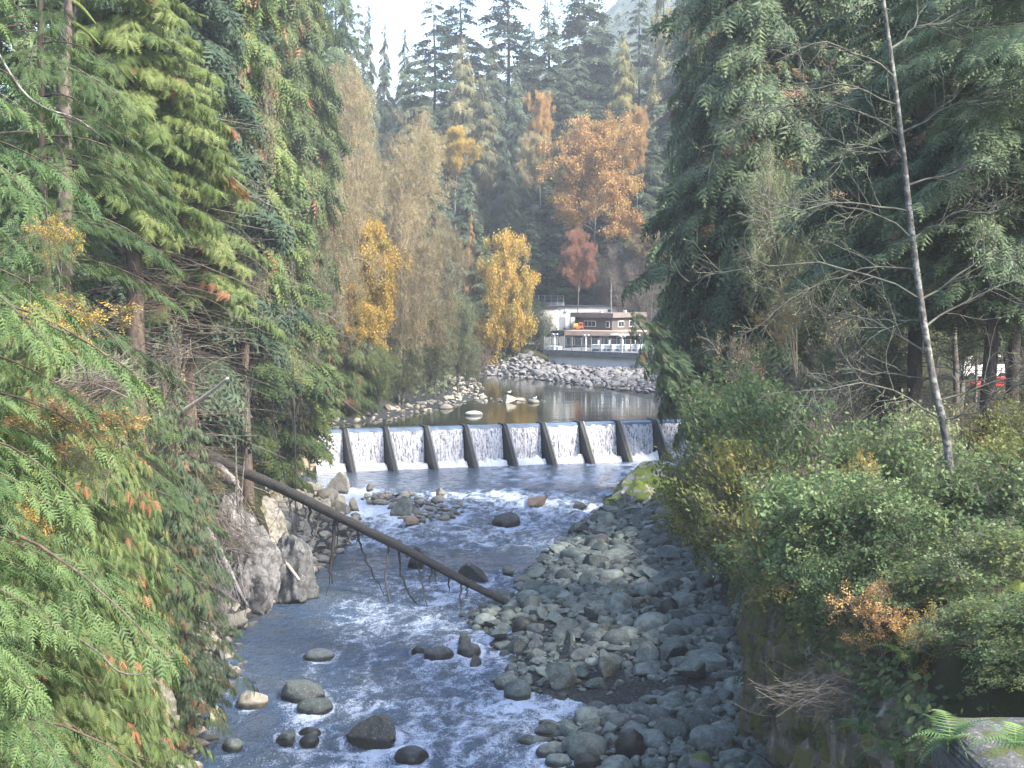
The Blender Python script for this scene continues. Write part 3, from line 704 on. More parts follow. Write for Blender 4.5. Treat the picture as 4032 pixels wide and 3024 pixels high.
for i, (x0, x1, y0, y1, mat, ang, lab) in enumerate(HERO):
    pool = y1 < 430
    zb = POOLZ - .05 if pool else 0.0
    if not pool:
        b = onz((x0 + x1) / 2, y1, 0); zb = max(-.05, gz(b[0], b[1]))
    b = onz((x0 + x1) / 2, y1 - .5, zb)
    dep = pix(b)[2]; wm = (x1 - x0) * dep / F / 2; hm = max((y1 - y0) * dep / F, wm * .35)
    rr = np.random.default_rng(900 + i)
    o = link('boulder', rock_mesh(40 + i % 12, ang, mat, 4 if (x1 - x0 > 24 and y1 > 480) else 3)); tag(o, lab, 'boulder')
    depth = wm * rr.uniform(.75, .95)
    yc = b[1] + depth * .75
    sc = wm / 1.02
    o.scale = (sc, depth / .85, hm * .78 / .62); o.location = (b[0] * yc / b[1], yc, zb + hm * .22)
    o.rotation_euler = (rr.uniform(-.12, .12), rr.uniform(-.15, .15), rr.uniform(-.35, .35) + (PI if rr.random() < .5 else 0))
    hero_pts.append((o.location[0], o.location[1], wm))
hp = np.array(hero_pts)
rocks = [q for q in rocks if not (abs(q[0]) < 26 and -3.5 < q[1] - (154.7 + (q[0] + 21.7) * .28) < 1.2) and np.all(np.hypot(hp[:, 0] - q[0], hp[:, 1] - q[1]) > (hp[:, 2] * .85 + q[3] * .5))]
build_water(hp)
def vis(q):
    u, v, d = pix(np.array([q[0], q[1], q[2]])); return q[3] * 2 * F / d if (-5 < u < 1029 and v < 775) else -1
# rough knowledge of what foliage hides
sizes = np.array([vis(q) for q in rocks]); order = np.argsort(-sizes)
RL = {'bar': ('boulders of the right gravel bar', ['grey-green {s} boulder on the lower right gravel bar near the cliff foot', 'grey-green {s} boulder in the middle of the right gravel bar', 'grey {s} boulder at the upper end of the right gravel bar by the mossy outcrop']),
      'left': ('boulders along the left bank', ['grey {s} boulder at the foot of the left bank near the hanging cedar', 'tan {s} boulder below the pale rock face on the left bank', 'tan {s} boulder on the left beach below the weir']),
      'island': ('boulders of the mid-river rock island', ['tan {s} boulder in the rock island under the weir'] * 3),
      'riprap': ('riprap stones below the terrace', ['pale {s} riprap stone on the slope below the terrace'] * 3),
      'shore': ('stones of the shore above the weir', ['tan {s} stone on the left shore of the pool'] * 3),
      'spit': ('stones of the spit in the pool', ['pale {s} stone of the low spit in the pool'] * 3)}
nsingle = 245; rest = {}
for n_, j in enumerate(order):
    x, y, z, r_, mat, reg = rocks[j]
    rr = np.random.default_rng(5000 + int(j))
    ang = .1 if rr.random() < .22 else 1.0
    if n_ < nsingle and sizes[j] > 0:
        vi = int(rr.integers(0, 12))
        o = link('boulder', rock_mesh(vi, ang, mat))
        o.location = (x, y, z); o.scale = (r_, r_ * rr.uniform(.85, 1.1), r_ * rr.uniform(.8, 1.2)); o.rotation_euler = (rr.uniform(-.3, .3), rr.uniform(-.3, .3), rr.uniform(0, 6.28))
        gname, labs = RL[reg]; kk = 0 if y < 82 else (1 if y < 108 else 2)
        sw = ('rounded' if ang < .3 else 'angular'); sw = ('large ' if r_ > .75 else ('medium ' if r_ > .45 else 'small ')) + sw
        if reg == 'bar':
            wl_ = float(sdpoly(WATER, np.array([x]), np.array([y]))[0]); side = 'stream edge' if wl_ < 1.6 else ('middle' if wl_ < 5 else 'cliff side')
            lm = ['at the bottom of the picture', 'level with the small inlet', 'level with the mid stream rock cluster', 'just below the log tip', 'level with the log tip', 'above the log tip', 'near the mossy outcrop'][int(np.searchsorted([64, 69, 75, 84, 92, 105], y))]
            lb_ = f'{sw} boulder on the gravel bar {side}, {lm}'
        elif reg == 'left':
            lm = ['by the lowest cedar boughs', 'by the angular boulder heap', 'below the pale rock face', 'under the fallen log', 'on the left beach', 'beside the weir abutment'][int(np.searchsorted([62, 76, 96, 110, 135], y))]
            lb_ = f'{sw} tan boulder on the left bank {lm}'
        else: lb_ = labs[kk].format(s=sw)
        tag(o, lb_, 'boulder', gname)
    elif sizes[j] > 0 or rr.random() < .5:
        rest.setdefault((reg, mat), []).append((x, y, z, r_, sizes[j], ang))
SR = {}
for (reg, mat), L in rest.items():
    g = Geo()
    rr = np.random.default_rng(77)
    for (x, y, z, r_, sz, ang) in L:
        sub = 2 if sz > 9 else 1
        vi = int(rr.integers(0, 14)); key = (vi, sub, ang > .3)
        if key not in SR: SR[key] = rock_geo(300 + vi, sub, ang)
        V, T = SR[key]
        a, b, c_ = rr.uniform(0, 6.28), rr.uniform(-.35, .35), rr.uniform(-.35, .35)
        ca, sa, cb, sb, cc, sc_ = math.cos(a), math.sin(a), math.cos(b), math.sin(b), math.cos(c_), math.sin(c_)
        R = np.array([[ca, -sa, 0], [sa, ca, 0], [0, 0, 1]]) @ np.array([[1, 0, 0], [0, cb, -sb], [0, sb, cb]]) @ np.array([[cc, 0, sc_], [0, 1, 0], [-sc_, 0, cc]])
        g.add((V * r_ * np.array([1, 1, rr.uniform(.8, 1.25)])) @ R.T + np.array([x, y, z]), T, float(rr.random()))
    nm = {'bar': 'river_cobbles', 'left': 'bank_cobbles', 'island': 'island_cobbles', 'riprap': 'riprap', 'shore': 'shore_cobbles', 'spit': 'spit_cobbles'}[reg]
    o = g.obj(nm, M[mat], smooth=True, sharp=.6)
    tag(o, {'bar': 'smaller grey-green stones packed over the right gravel bar', 'left': 'smaller tan stones along the foot of the left bank', 'island': 'smaller stones of the mid-river rock island',
            'riprap': 'heaped pale riprap stones below the concrete terrace', 'shore': 'small tan stones along the left shore of the pool', 'spit': 'small stones of the spit in the pool'}[reg], 'stones', kind='stuff')

def crag(name, label, cat, cx, cy, cz, sx, sy, sz, mat, seed, sub=5, rot=0, cuts=26, flute=0, parent=None, kind=None, tilt=(0, 0)):
    r = np.random.default_rng(seed); V, T = ICO[sub]; V = V.copy()
    for i in range(cuts):
        n = r.normal(size=3); n[2] *= .6; n /= np.linalg.norm(n); d = r.uniform(.6, .93)
        V -= n * np.maximum(0, V @ n - d)[:, None]
    q = V * np.array([sx, sy, sz])
    nrm = V / np.linalg.norm(V, axis=1, keepdims=True)
    disp = fbm(q[:, 0] * .55 + seed, q[:, 1] * .55, q[:, 2] * .4, seed=seed, o=4) * 1.3
    cell = vn(np.floor(q[:, 0] * 1.3 + fbm(q[:, 2], q[:, 1], seed=seed) * 3), np.floor(q[:, 1] * 1.3), np.floor(q[:, 2] * .7 + q[:, 0] * .6), seed=seed + 3)
    disp += (cell - .5) * .35
    if flute: disp += fbm(q[:, 0] * 1.8, q[:, 1] * 1.8, q[:, 2] * .15, seed=seed + 9, o=3) * flute
    q = q + nrm * disp[:, None]
    g = Geo(); g.add(q, T, r.random())
    o = g.obj(name, M[mat], parent, smooth=True, sharp=.5)
    o.location = (cx, cy, cz); o.rotation_euler = (tilt[0], tilt[1], rot)
    if kind: o['kind'] = kind
    else: tag(o, label, cat)
    return o
b = onz(640, 516, 0)
crag('rock_outcrop', 'moss-topped rock outcrop with pale bare crown on the right bank below the weir', 'rock outcrop', 14.2, 131, .9, 6.8, 7.0, 3.0, 'rock_mossy', 11)
crag('rock_outcrop', 'lower moss-covered ledge in front of the big mossy outcrop', 'rock outcrop', 11.2, 126, .6, 3.2, 3.6, 2.2, 'rock_mossy', 12, rot=.4)
crag('rock_outcrop', 'small bright moss cushion rock at the right of the mossy outcrop', 'rock outcrop', 12.9, 121.5, 1.0, 1.6, 1.6, 1.5, 'rock_mossy', 13)
crag('rock_outcrop', 'pale grey ribbed rock face standing in the stream under the upper end of the log', 'rock outcrop', -16.8, 88, 1.4, 2.2, 2.2, 4.0, 'rock_face', 21, flute=1.2, tilt=(0, .15))
crag('rock_outcrop', 'darker lichen-spotted rock knob just right of the ribbed rock face', 'rock outcrop', -14.6, 91, .9, 1.7, 1.8, 3.1, 'rock_face', 22, flute=.8)
crag('rock_outcrop', 'tall pale rock slab leaning behind the dead leaning pole', 'rock outcrop', -19.0, 93, 2.2, 2.2, 2.6, 4.6, 'rock_face', 23, flute=1.0, tilt=(.1, .2))
M['rock_tanface'] = rock_mat('tan_rock_face', TAN, moss=.12, mosscol=(.12, .11, .03), dark=.6)
crag('rock_outcrop', 'tan rock face with dry grass above the left beach', 'rock outcrop', -19.7, 108, .6, 3.4, 6.0, 3.8, 'rock_tanface', 24)
crag('rock_outcrop', 'rough cream rock knob beside the beige abutment', 'rock outcrop', -24.0, 139, .8, 3.0, 4.2, 3.2, 'rock_tanface', 25)
crag('rock_outcrop', 'low rocky shoulder at the back of the left beach', 'rock outcrop', -22.6, 125, .3, 3.2, 5.2, 2.6, 'rock_tanface', 26)

crag('rock_outcrop', 'pale mossy rock wall behind the knob, under the middle of the log', 'rock outcrop', -18.2, 101, .4, 2.6, 4.6, 4.6, 'rock_tanface', 27)
crag('rock_outcrop', 'grey broken rock ledge on the bank above the pale rock face', 'rock outcrop', -20.6, 97, 2.6, 3.0, 3.4, 3.2, 'rock_face', 28)
# right cliff: a fluted wall
def cliff(name, path, zb, zt, seed, mat, depth_amp=1.0, kind='structure'):
    p = curve([(x, y, 0) for x, y in path], 260); tng = np.gradient(p, axis=0); L = np.concatenate([[0], np.cumsum(np.linalg.norm(np.diff(p, axis=0), axis=1))])
    nrm = np.stack([-tng[:, 1], tng[:, 0], 0 * tng[:, 0]], -1); nrm /= np.linalg.norm(nrm, axis=1, keepdims=True)
    nz_ = 90; u = np.linspace(0, 1, nz_)
    zt_ = np.interp(np.linspace(0, 1, len(p)), np.linspace(0, 1, len(zt)), zt)
    Lg, Ug = np.meshgrid(L, u); Zg = zb + (zt_[None] - zb) * Ug
    col = fbm(Lg * .55 + fbm(Lg * .2, Zg * .2, seed=seed) * 1.5, Zg * .06, seed=seed, o=4)
    cr = np.abs(fbm(Lg * .35 + 3, Zg * .08 + Lg * .03, seed=seed + 1, o=3))
    disp = np.round(col * 9) / 9 * 2.6 * depth_amp + fbm(Lg * 2.5, Zg * .35, seed=seed + 2, o=3) * 1.3 - 1.6 * np.exp(-(cr / .03) ** 2) * depth_amp + .9 * fbm(Lg * .5, Zg * .9, seed=seed + 4, o=4)
    disp -= 2.2 * ss(.86, 1, Ug)
    P = np.stack([np.broadcast_to(p[None, :, k], Lg.shape) for k in range(3)], -1) + nrm[None] * disp[..., None]
    P[..., 2] = Zg + fbm(Lg * 1.2, Zg * 1.2, seed=seed + 5) * .4
    i = np.arange(nz_ - 1)[:, None] * len(p) + np.arange(len(p) - 1)[None]
    g = Geo(); g.quads(P.reshape(-1, 3), np.stack([i, i + len(p), i + len(p) + 1, i + 1], -1), .3)
    o = g.obj(name, M[mat], smooth=True, sharp=.7)
    o['kind'] = kind
    return o
M['cliff'] = None
def cliff_mat():
    m, t, out = mat_new('mossy_dark_cliff')
    p = N(t, 'ShaderNodeBsdfPrincipled'); p.inputs['Roughness'].default_value = .9; p.inputs['Specular IOR Level'].default_value = .2
    v = coords(t, 'World', (1, 1, .22)); v2 = coords(t, 'World')
    n1 = noise(t, v, 1.4, 6, .65, .4); n2 = noise(t, v2, .8, 5, .6); n3 = noise(t, v2, 12, 4, .7)
    c = ramp(t, n1, [(.3, (.03, .026, .022)), (.45, (.12, .10, .08)), (.6, (.20, .17, .14)), (.68, (.42, .38, .35))])
    c = mixc(t, ramp(t, n2, [(.45, 0.), (.6, .85)]), c, mixc(t, n3, (.06, .065, .015), (.22, .20, .05)))
    t.links.new(c, p.inputs['Base Color'])
    b = N(t, 'ShaderNodeBump', i_Strength=.9, i_Distance=.2); t.links.new(n1, b.inputs['Height'])
    b2 = N(t, 'ShaderNodeBump', i_Strength=.7, i_Distance=.05); t.links.new(n3, b2.inputs['Height']); t.links.new(b.outputs[0], b2.inputs['Normal'])
    t.links.new(b2.outputs[0], p.inputs['Normal']); t.links.new(p.outputs[0], out.inputs[0]); return m
M['cliff'] = cliff_mat()
cliff('cliff', [(9.2, 16), (9.4, 30), (9.8, 45), (10.6, 58), (12.0, 70), (13.4, 80), (13.2, 92), (12.9, 104), (13.0, 114)], -1, [12.5, 11.5, 10.3, 8.6, 7.2, 6.0, 5.4, 4.8, 4.4], 3, 'cliff')
o = cliff('cliff', [(-34, 116), (-27, 108), (-21.5, 99), (-18.8, 90), (-19.2, 84), (-18, 76), (-16.6, 68), (-15.6, 60), (-14.8, 48), (-14.2, 34), (-14, 20)], -1, [3.5, 4.4, 5.0, 5.4, 4.8, 4.6, 4.4, 4.6, 5.5, 6, 6], 8, 'rock_tanface')
g = Geo()

# ------------------------------------------------------------------ foliage templates
def tpl_frond(n, spread=.62, ln=.40, wid=.05, droop=.25, dz=-.10):
    V = []; T = []
    xs = np.linspace(0, 1, 3)
    for i in range(2):
        a, b = xs[i], xs[i + 1]; k = len(V)
        w_ = .012
        V += [(a, -w_, -droop * a * a), (a, w_, -droop * a * a), (b, 0, -droop * b * b)]; T.append((k, k + 1, k + 2))
    for i in range(n):
        x = .08 + .86 * i / (n - 1) if n > 1 else .5
        l = ln * (1 - .72 * x) * (.75 + .5 * math.sin(PI * min(1, x * 1.4 + .2)))
        for s in (-1, 1):
            z0 = -droop * x * x; k = len(V)
            V += [(x - wid, 0, z0), (x + wid, 0, z0 - .005), (x + l * .62, s * l * spread * 1.35, z0 + dz * l * 2 - .1 * l)]
            T.append((k, k + 1, k + 2) if s < 0 else (k, k + 2, k + 1))
    k = len(V); V += [(.86, -.04, -droop * .74), (.86, .04, -droop * .74), (1.12, 0, -droop * 1.3)]; T.append((k, k + 1, k + 2))
    return np.array(V, float), np.array(T)
T_CEDAR = tpl_frond(8, .62, .42, .05, .3, -.18)
T_HEM = tpl_frond(10, .7, .30, .035, .18, -.04)
T_HEMF = tpl_frond(6, .7, .34, .05, .2, -.05)
T_MID = tpl_frond(4, .6, .5, .10, .25, -.12)
T_FAR = tpl_frond(3, .6, .55, .15, .2, -.1)
def tpl_leaves(n, seed, size, spread, wide=.42, cheap=False):
    r = np.random.default_rng(seed); V = []; T = []
    for i in range(n):
        c = r.normal(size=3) * spread * np.array([1, 1, .5]); th = r.uniform(0, 6.28); d = np.array([math.cos(th), math.sin(th), r.uniform(-.6, .1)]); d /= np.linalg.norm(d)
        s = np.cross(d, [0, 0, 1]); s /= np.linalg.norm(s); s = s + np.array([0, 0, r.uniform(-.35, .35)])
        L = size * r.uniform(.7, 1.2); k = len(V)
        V += [c, c + d * L * .5 + s * L * wide * .55, c + d * L, c + d * L * .5 - s * L * wide * .55, c + d * L * .55 + np.array([0, 0, -.04 * L])]
        T += [(k, k + 1, k + 3), (k + 1, k + 2, k + 3)] if cheap else [(k, k + 1, k + 4), (k + 1, k + 2, k + 4), (k, k + 4, k + 3), (k + 4, k + 2, k + 3)]
        if cheap: V.pop()
    return np.array(V), np.array(T)
def tpl_quads(n, seed, size, spread):
    r = np.random.default_rng(seed); V = []; T = []
    for i in range(n):
        c = r.normal(size=3) * spread; d = r.normal(size=3); d /= np.linalg.norm(d); s = np.cross(d, r.normal(size=3)); s /= np.linalg.norm(s)
        L = size * r.uniform(.6, 1.2); k = len(V)
        V += [c, c + d * L * .5 + s * L * .3, c + d * L, c + d * L * .4 - s * L * .35]; T += [(k, k + 1, k + 2), (k, k + 2, k + 3)]
    return np.array(V), np.array(T)
T_LEAF = tpl_leaves(5, 1, .16, .16, cheap=True)
T_SHRUB = tpl_leaves(5, 2, .24, .20, .55)
T_TUFT = tpl_quads(4, 3, .55, .35)
T_MAPLE = tpl_quads(4, 4, .60, .38)

def conifer(seed, H, R, mat, bark, base=.1, nb=140, rise=.12, droop=.35, plate=.33, tpl=T_CEDAR, fs=.55, nf=9000, hang=.35, power=.8,
            flag=0., layer=0, tr=.02, top=1.0, dead=0, wild=.3, tw=False, az=None):
    r = np.random.default_rng(seed)
    u = (np.arange(nb) + r.random(nb)) / nb
    if layer: u = (np.floor(u * layer) + .5 + r.normal(0, .07, nb)) / layer
    hf = base + (1 - base) * np.clip(u, 0, 1) * .995; hf = hf[hf < top]; nb = len(hf)
    prof = (1 - hf) ** power * np.minimum(1, .55 + 2.2 * (hf - base) / (1 - base) * 1.0)
    L = R * prof * r.uniform(.62, 1.12, nb) + .25
    if wild: L *= np.where(r.random(nb) < .12, 1 + wild, 1)
    a = r.uniform(0, 2 * PI, nb) + np.arange(nb) * 2.4
    if az is not None: a = az[0] + (r.random(nb) - .5) * az[1]
    K = 7; t = np.linspace(0, 1, K)[None]
    bend = r.normal(0, .12, nb)
    def cur(i, t):
        aa = a[i] + bend[i] * t; l = L[i]
        return np.stack([np.cos(aa) * l * t, np.sin(aa) * l * t, hf[i] * H + l * (rise * t - droop * t * t)], -1)
    I = np.broadcast_to(np.arange(nb)[:, None], (nb, K))
    P = cur(I, np.broadcast_to(t, (nb, K)))
    g = Geo()
    kt = 12; tt = np.linspace(0, top, kt)
    tp = np.stack([.02 * H * fbm(tt * 3, tt * 0, seed=seed), .02 * H * fbm(tt * 3, tt * 0 + 9, seed=seed), tt * H], -1); tp[0, :2] = 0
    tubes(g, tp[None], (tr * H * (1 - tt) ** .8 * .5 + .015)[None], 9)
    br = (np.clip(L * .010, .012, .06)[:, None] * (1 - t * .85))
    tubes(g, P, br, 3)
    if dead:
        nd = dead; hd = r.uniform(.06, base + .12, nd) * H; ad = r.uniform(0, 6.28, nd); ld = r.uniform(.4, 1, nd) * R * .7
        Pd = np.stack([np.cos(ad)[:, None] * ld[:, None] * t, np.sin(ad)[:, None] * ld[:, None] * t, hd[:, None] + ld[:, None] * (.05 * t - .3 * t * t) + r.normal(0, .06, (nd, K))], -1)
        tubes(g, Pd, np.full((nd, K), .016) * (1 - .6 * t), 3)
    trunk = g.mesh('trunk', M[bark], True)
    # fronds
    pw = L ** 1.5; bi = r.choice(nb, nf, p=pw / pw.sum())
    tf = r.uniform(.1, 1, nf) ** .75
    c = cur(bi, tf); c2 = cur(bi, tf + .04); d = c2 - c; d /= np.linalg.norm(d, axis=1, keepdims=True)
    side = np.stack([-np.sin(a[bi]), np.cos(a[bi]), 0 * tf], -1)
    sg = r.uniform(-1, 1, nf); s = sg * plate * L[bi] * np.clip(1.05 - tf, 0, 1) ** .7
    pos = c + side * s[:, None]; pos[:, 2] -= np.abs(s) * .22 + r.uniform(0, .12, nf) * fs
    X = d * (1 - .5 * np.abs(sg))[:, None] + side * (sg * .8 + r.normal(0, .25, nf))[:, None]
    X[:, 2] -= hang * r.uniform(.4, 1.6, nf)
    Z = np.tile([0, 0, 1.0], (nf, 1)) + r.normal(0, .35, (nf, 3)) + d * .5 * hang
    sc = fs * r.uniform(.55, 1.25, nf) * (.55 + .45 * np.minimum(1, L[bi] / (R * .5)))
    base_t = r.random(nb)[bi] * .35 + r.random(nf) * .5
    tint = base_t * .98
    if flag:
        cell = _h(bi, np.floor(tf * 5), np.floor(sg * 2), seed); tint = np.where(cell < flag, .89 + .11 * r.random(nf), tint)
    gl = Geo(); scatter(gl, tpl, pos, X, Z, sc, tint)
    crown = gl.mesh('crown', M[mat])
    return extent(crown, trunk, H, R)

def extent(crown, trunk, H, R):
    me = crown or trunk; co = np.empty(len(me.vertices) * 3, np.float32); me.vertices.foreach_get('co', co); co = co.reshape(-1, 3)
    return dict(crown=crown, trunk=trunk, H=float(np.percentile(co[:, 2], 99.7)), R=float(np.percentile(np.hypot(co[:, 0], co[:, 1]), 96)), zb=float(np.percentile(co[:, 2], 2)))
def grow(P, ln, nchild, ang, seed, t0=.25, up=.1, wob=.15, K=5, flat=1.0, lenvar=.35, tap=.55):
    """child polylines from parent polylines P (N,K,3)"""
    r = np.random.default_rng(seed); Np, Kp, _ = P.shape; n = Np * nchild
    pi = np.repeat(np.arange(Np), nchild); t = np.tile((np.arange(nchild) + .5) / nchild, Np) * (1 - t0) + t0 + r.normal(0, .04, n); t = np.clip(t, 0, .999)
    f = t * (Kp - 1); i = f.astype(int); fr = (f - i)[:, None]
    st = P[pi, i] * (1 - fr) + P[pi, i + 1] * fr
    d = P[pi, i + 1] - P[pi, i]; d /= np.linalg.norm(d, axis=1, keepdims=True) + 1e-9
    q = r.normal(size=(n, 3)); q -= (q * d).sum(1, keepdims=True) * d; q[:, 2] *= flat; q /= np.linalg.norm(q, axis=1, keepdims=True) + 1e-9
    an = np.radians(ang) * r.uniform(.6, 1.3, n)[:, None]
    D = d * np.cos(an) + q * np.sin(an)
    D[:, 2] += up
    Lc = ln * ((1 - tap * t) if tap > .3 else np.sqrt(np.clip(1.02 - (2 * (t - t0) / (1 - t0) - .85) ** 2 * .72, .1, 1))) * r.uniform(1 - lenvar, 1 + lenvar, n)
    out = [st]; cur = st; D = D / np.linalg.norm(D, axis=1, keepdims=True)
    for k in range(K - 1):
        D = D + r.normal(0, wob, (n, 3)); D[:, 2] += up * .2; D /= np.linalg.norm(D, axis=1, keepdims=True)
        cur = cur + D * (Lc / (K - 1))[:, None]; out.append(cur)
    return np.stack(out, 1), t
def decid(seed, H, R, mat, bark, trunk_path=None, n=(14, 6, 6), leaves=6000, tpl=T_TUFT, ls=1.0, t0=.3, ang=(55, 45, 45), ups=(.25, .1, .05), r0=None, twig=.012, clump=.5, lenf=(1, .5, .28), stems=1, tap=.55, tintr=(0, 1), droopleaf=.3, wob=.15, join=True):
    r = np.random.default_rng(seed)
    g = Geo(); r0 = r0 or H * .011
    tr_ = []
    for s_ in range(stems):
        if trunk_path is not None: tp = curve(trunk_path, 16)
        else:
            lean = r.normal(0, .05 if stems == 1 else .3, 2); tt = np.linspace(0, 1, 16)
            tp = np.stack([lean[0] * H * tt + .05 * H * fbm(tt * 2.5, tt * 0 + s_, seed=seed), lean[1] * H * tt + .05 * H * fbm(tt * 2.5, tt * 0 + 7 + s_, seed=seed), tt * H * r.uniform(.8, 1)], -1)
            tp[:, :2] -= tp[0, :2]
        tr_.append(tp)
    TP = np.stack(tr_)
    tubes(g, TP, np.stack([r0 * (1 - .85 * np.linspace(0, 1, 16))] * stems), 8)
    L1, t1 = grow(TP, R * lenf[0] * 1.35, n[0], ang[0], seed + 1, t0, ups[0], wob, 8, tap=tap)
    L2, t2 = grow(L1, R * lenf[1] * 1.2, n[1], ang[1], seed + 2, .2, ups[1], wob, 6)
    tubes(g, L1, (r0 * .42 * (1 - .5 * t1))[:, None] * np.linspace(1, .25, 8)[None], 5)
    tubes(g, L2, np.full(len(L2), max(twig * 1.6, r0 * .12))[:, None] * np.linspace(1, .35, 6)[None], 3)
    L3 = None
    if n[2]:
        L3, t3 = grow(L2, R * lenf[2] * 1.2, n[2], ang[2], seed + 3, .15, ups[2], wob * 1.3, 4)
        tubes(g, L3, np.full(len(L3), twig)[:, None] * np.linspace(1, .4, 4)[None], 3)
    trunk = g.mesh('trunk', M[bark], True)
    crown = None
    if leaves:
        S_ = (L3 if L3 is not None else L2); q = S_[:, 1:].reshape(-1, 3)
        idx = r.integers(0, len(q), leaves); pos = q[idx] + r.normal(0, clump, (leaves, 3)) * np.array([1, 1, .6])
        X = r.normal(size=(leaves, 3)); X[:, 2] = X[:, 2] * .4 - droopleaf; Z = r.normal(0, .5, (leaves, 3)) + np.array([0, 0, 1])
        loc = vn(pos[:, 0] * .5, pos[:, 1] * .5, pos[:, 2] * .5, seed=seed)
        tint = np.clip(tintr[0] + (tintr[1] - tintr[0]) * (loc * .6 + r.random(leaves) * .4), 0, 1)
        gl = Geo(); scatter(gl, tpl, pos, X, Z, ls * r.uniform(.6, 1.3, leaves), tint)
        crown = gl.mesh('crown', M[mat])
    return extent(crown, trunk, H, R)

def put(var, name, label, cat, x, y, z, sx, sz, rz=0, group=None, mat=None, tilt=(0, 0)):
    e = thing(name, label, cat, (x, y, z), rz, group); e.scale = (sx, sx, sz); e.rotation_euler = (tilt[0], tilt[1], rz)
    o = link('trunk', var['trunk'], e)
    if var['crown'] is not None:
        c = link('crown', var['crown'], e)
        if mat: c.material_slots[0].link = 'OBJECT'; c.material_slots[0].material = M[mat]
    return e
def place(var, name, label, px, toppy, dep, wpx=None, rz=None, cat='tree', group=None, mat=None, sink=.3, z=None, tilt=(0, 0), bot=None):
    if bot is not None: return place_crown(var, name, label, px, toppy, bot, dep, wpx, rz, cat, group, mat)
    P = at(px, toppy, dep); zg = gz(P[0], P[1]) - sink if z is None else z
    H = max(P[2] - zg, 2.0); sz = H / var['H']
    sx = (wpx * dep / F / 2) / var['R'] if wpx else sz
    return put(var, name, label, cat, P[0], P[1], zg, sx, sz, rng.uniform(0, 6.28) if rz is None else rz, group, mat, tilt)

def place_crown(var, name, label, px, toppy, bot, dep, wpx, rz, cat, group, mat):
    P = at(px, toppy, dep); Q = at(px, bot, dep); sz = (P[2] - Q[2]) / (var['H'] - var['zb']); sx = wpx * dep / F / 2 / var['R']
    z0 = Q[2] - var['zb'] * sz; zg = gz(P[0], P[1]) - .3
    e = put(var, name, label, cat, P[0], P[1], z0, sx, sz, rng.uniform(0, 6.28) if rz is None else rz, group, mat)
    if z0 > zg:
        g = Geo(); h = (z0 - zg) / sz; tubes(g, np.array([[[.3 * math.sin(k), .2 * math.cos(k * 2), -h + h * k / 5] if 0 < k < 5 else [0, 0, -h + h * k / 5] for k in range(6)]]), np.linspace(.42, .26, 6)[None], 8)
        g.obj('lower_trunk', M['bark_grey'], e, smooth=True)
    return e
# ------------------------------------------------------------------ far forest
V = {}
V['firA'] = conifer(1, 40, 6.5, 'fir_blue', 'bark_dark', base=.12, nb=190, rise=.05, droop=.32, plate=.33, tpl=T_FAR, fs=1.5, nf=6500, hang=.25, power=.75)
V['firB'] = conifer(2, 40, 6.0, 'fir_blue', 'bark_dark', base=.1, nb=170, rise=.22, droop=.30, plate=.30, tpl=T_FAR, fs=1.4, nf=6000, hang=.15, power=.7, layer=34)
V['firC'] = conifer(3, 40, 5.2, 'fir_blue', 'bark_dark', base=.08, nb=200, rise=.0, droop=.40, plate=.36, tpl=T_FAR, fs=1.3, nf=6500, hang=.35, power=.85)
V['cedarM'] = conifer(4, 36, 5.5, 'cedar_tan', 'bark', base=.06, nb=220, rise=-.05, droop=.35, plate=.4, tpl=T_MID, fs=1.3, nf=6500, hang=.9, power=.62)
V['cedarM2'] = conifer(5, 36, 5.5, 'cedar_tan', 'bark', base=.06, nb=220, rise=-.1, droop=.3, plate=.4, tpl=T_MID, fs=1.2, nf=6500, hang=1.0, power=.75)
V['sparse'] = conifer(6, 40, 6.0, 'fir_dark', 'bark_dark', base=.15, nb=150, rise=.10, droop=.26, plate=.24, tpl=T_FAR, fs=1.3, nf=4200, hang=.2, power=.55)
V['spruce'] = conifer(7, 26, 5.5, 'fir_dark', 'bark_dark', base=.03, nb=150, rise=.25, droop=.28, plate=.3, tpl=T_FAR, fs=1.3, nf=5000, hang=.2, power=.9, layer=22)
V['maple'] = decid(31, 24, 8.5, 'maple_orange', 'bark_grey', n=(24, 7, 3), leaves=15000, tpl=T_MAPLE, ls=.6, t0=.42, ang=(72, 50, 45), clump=.42, twig=.03, ups=(.12, .05, .0), lenf=(.85, .42, .22), tap=.1)
V['maple2'] = decid(32, 20, 6.5, 'maple_yellow', 'bark_grey', n=(26, 7, 4), leaves=12000, tpl=T_MAPLE, ls=.58, t0=.25, ang=(68, 50, 45), clump=.42, twig=.03, ups=(.15, .05, .0), lenf=(.85, .42, .22), tap=.1)
G_far = 'hazy conifers crowding the valley behind the terrace'
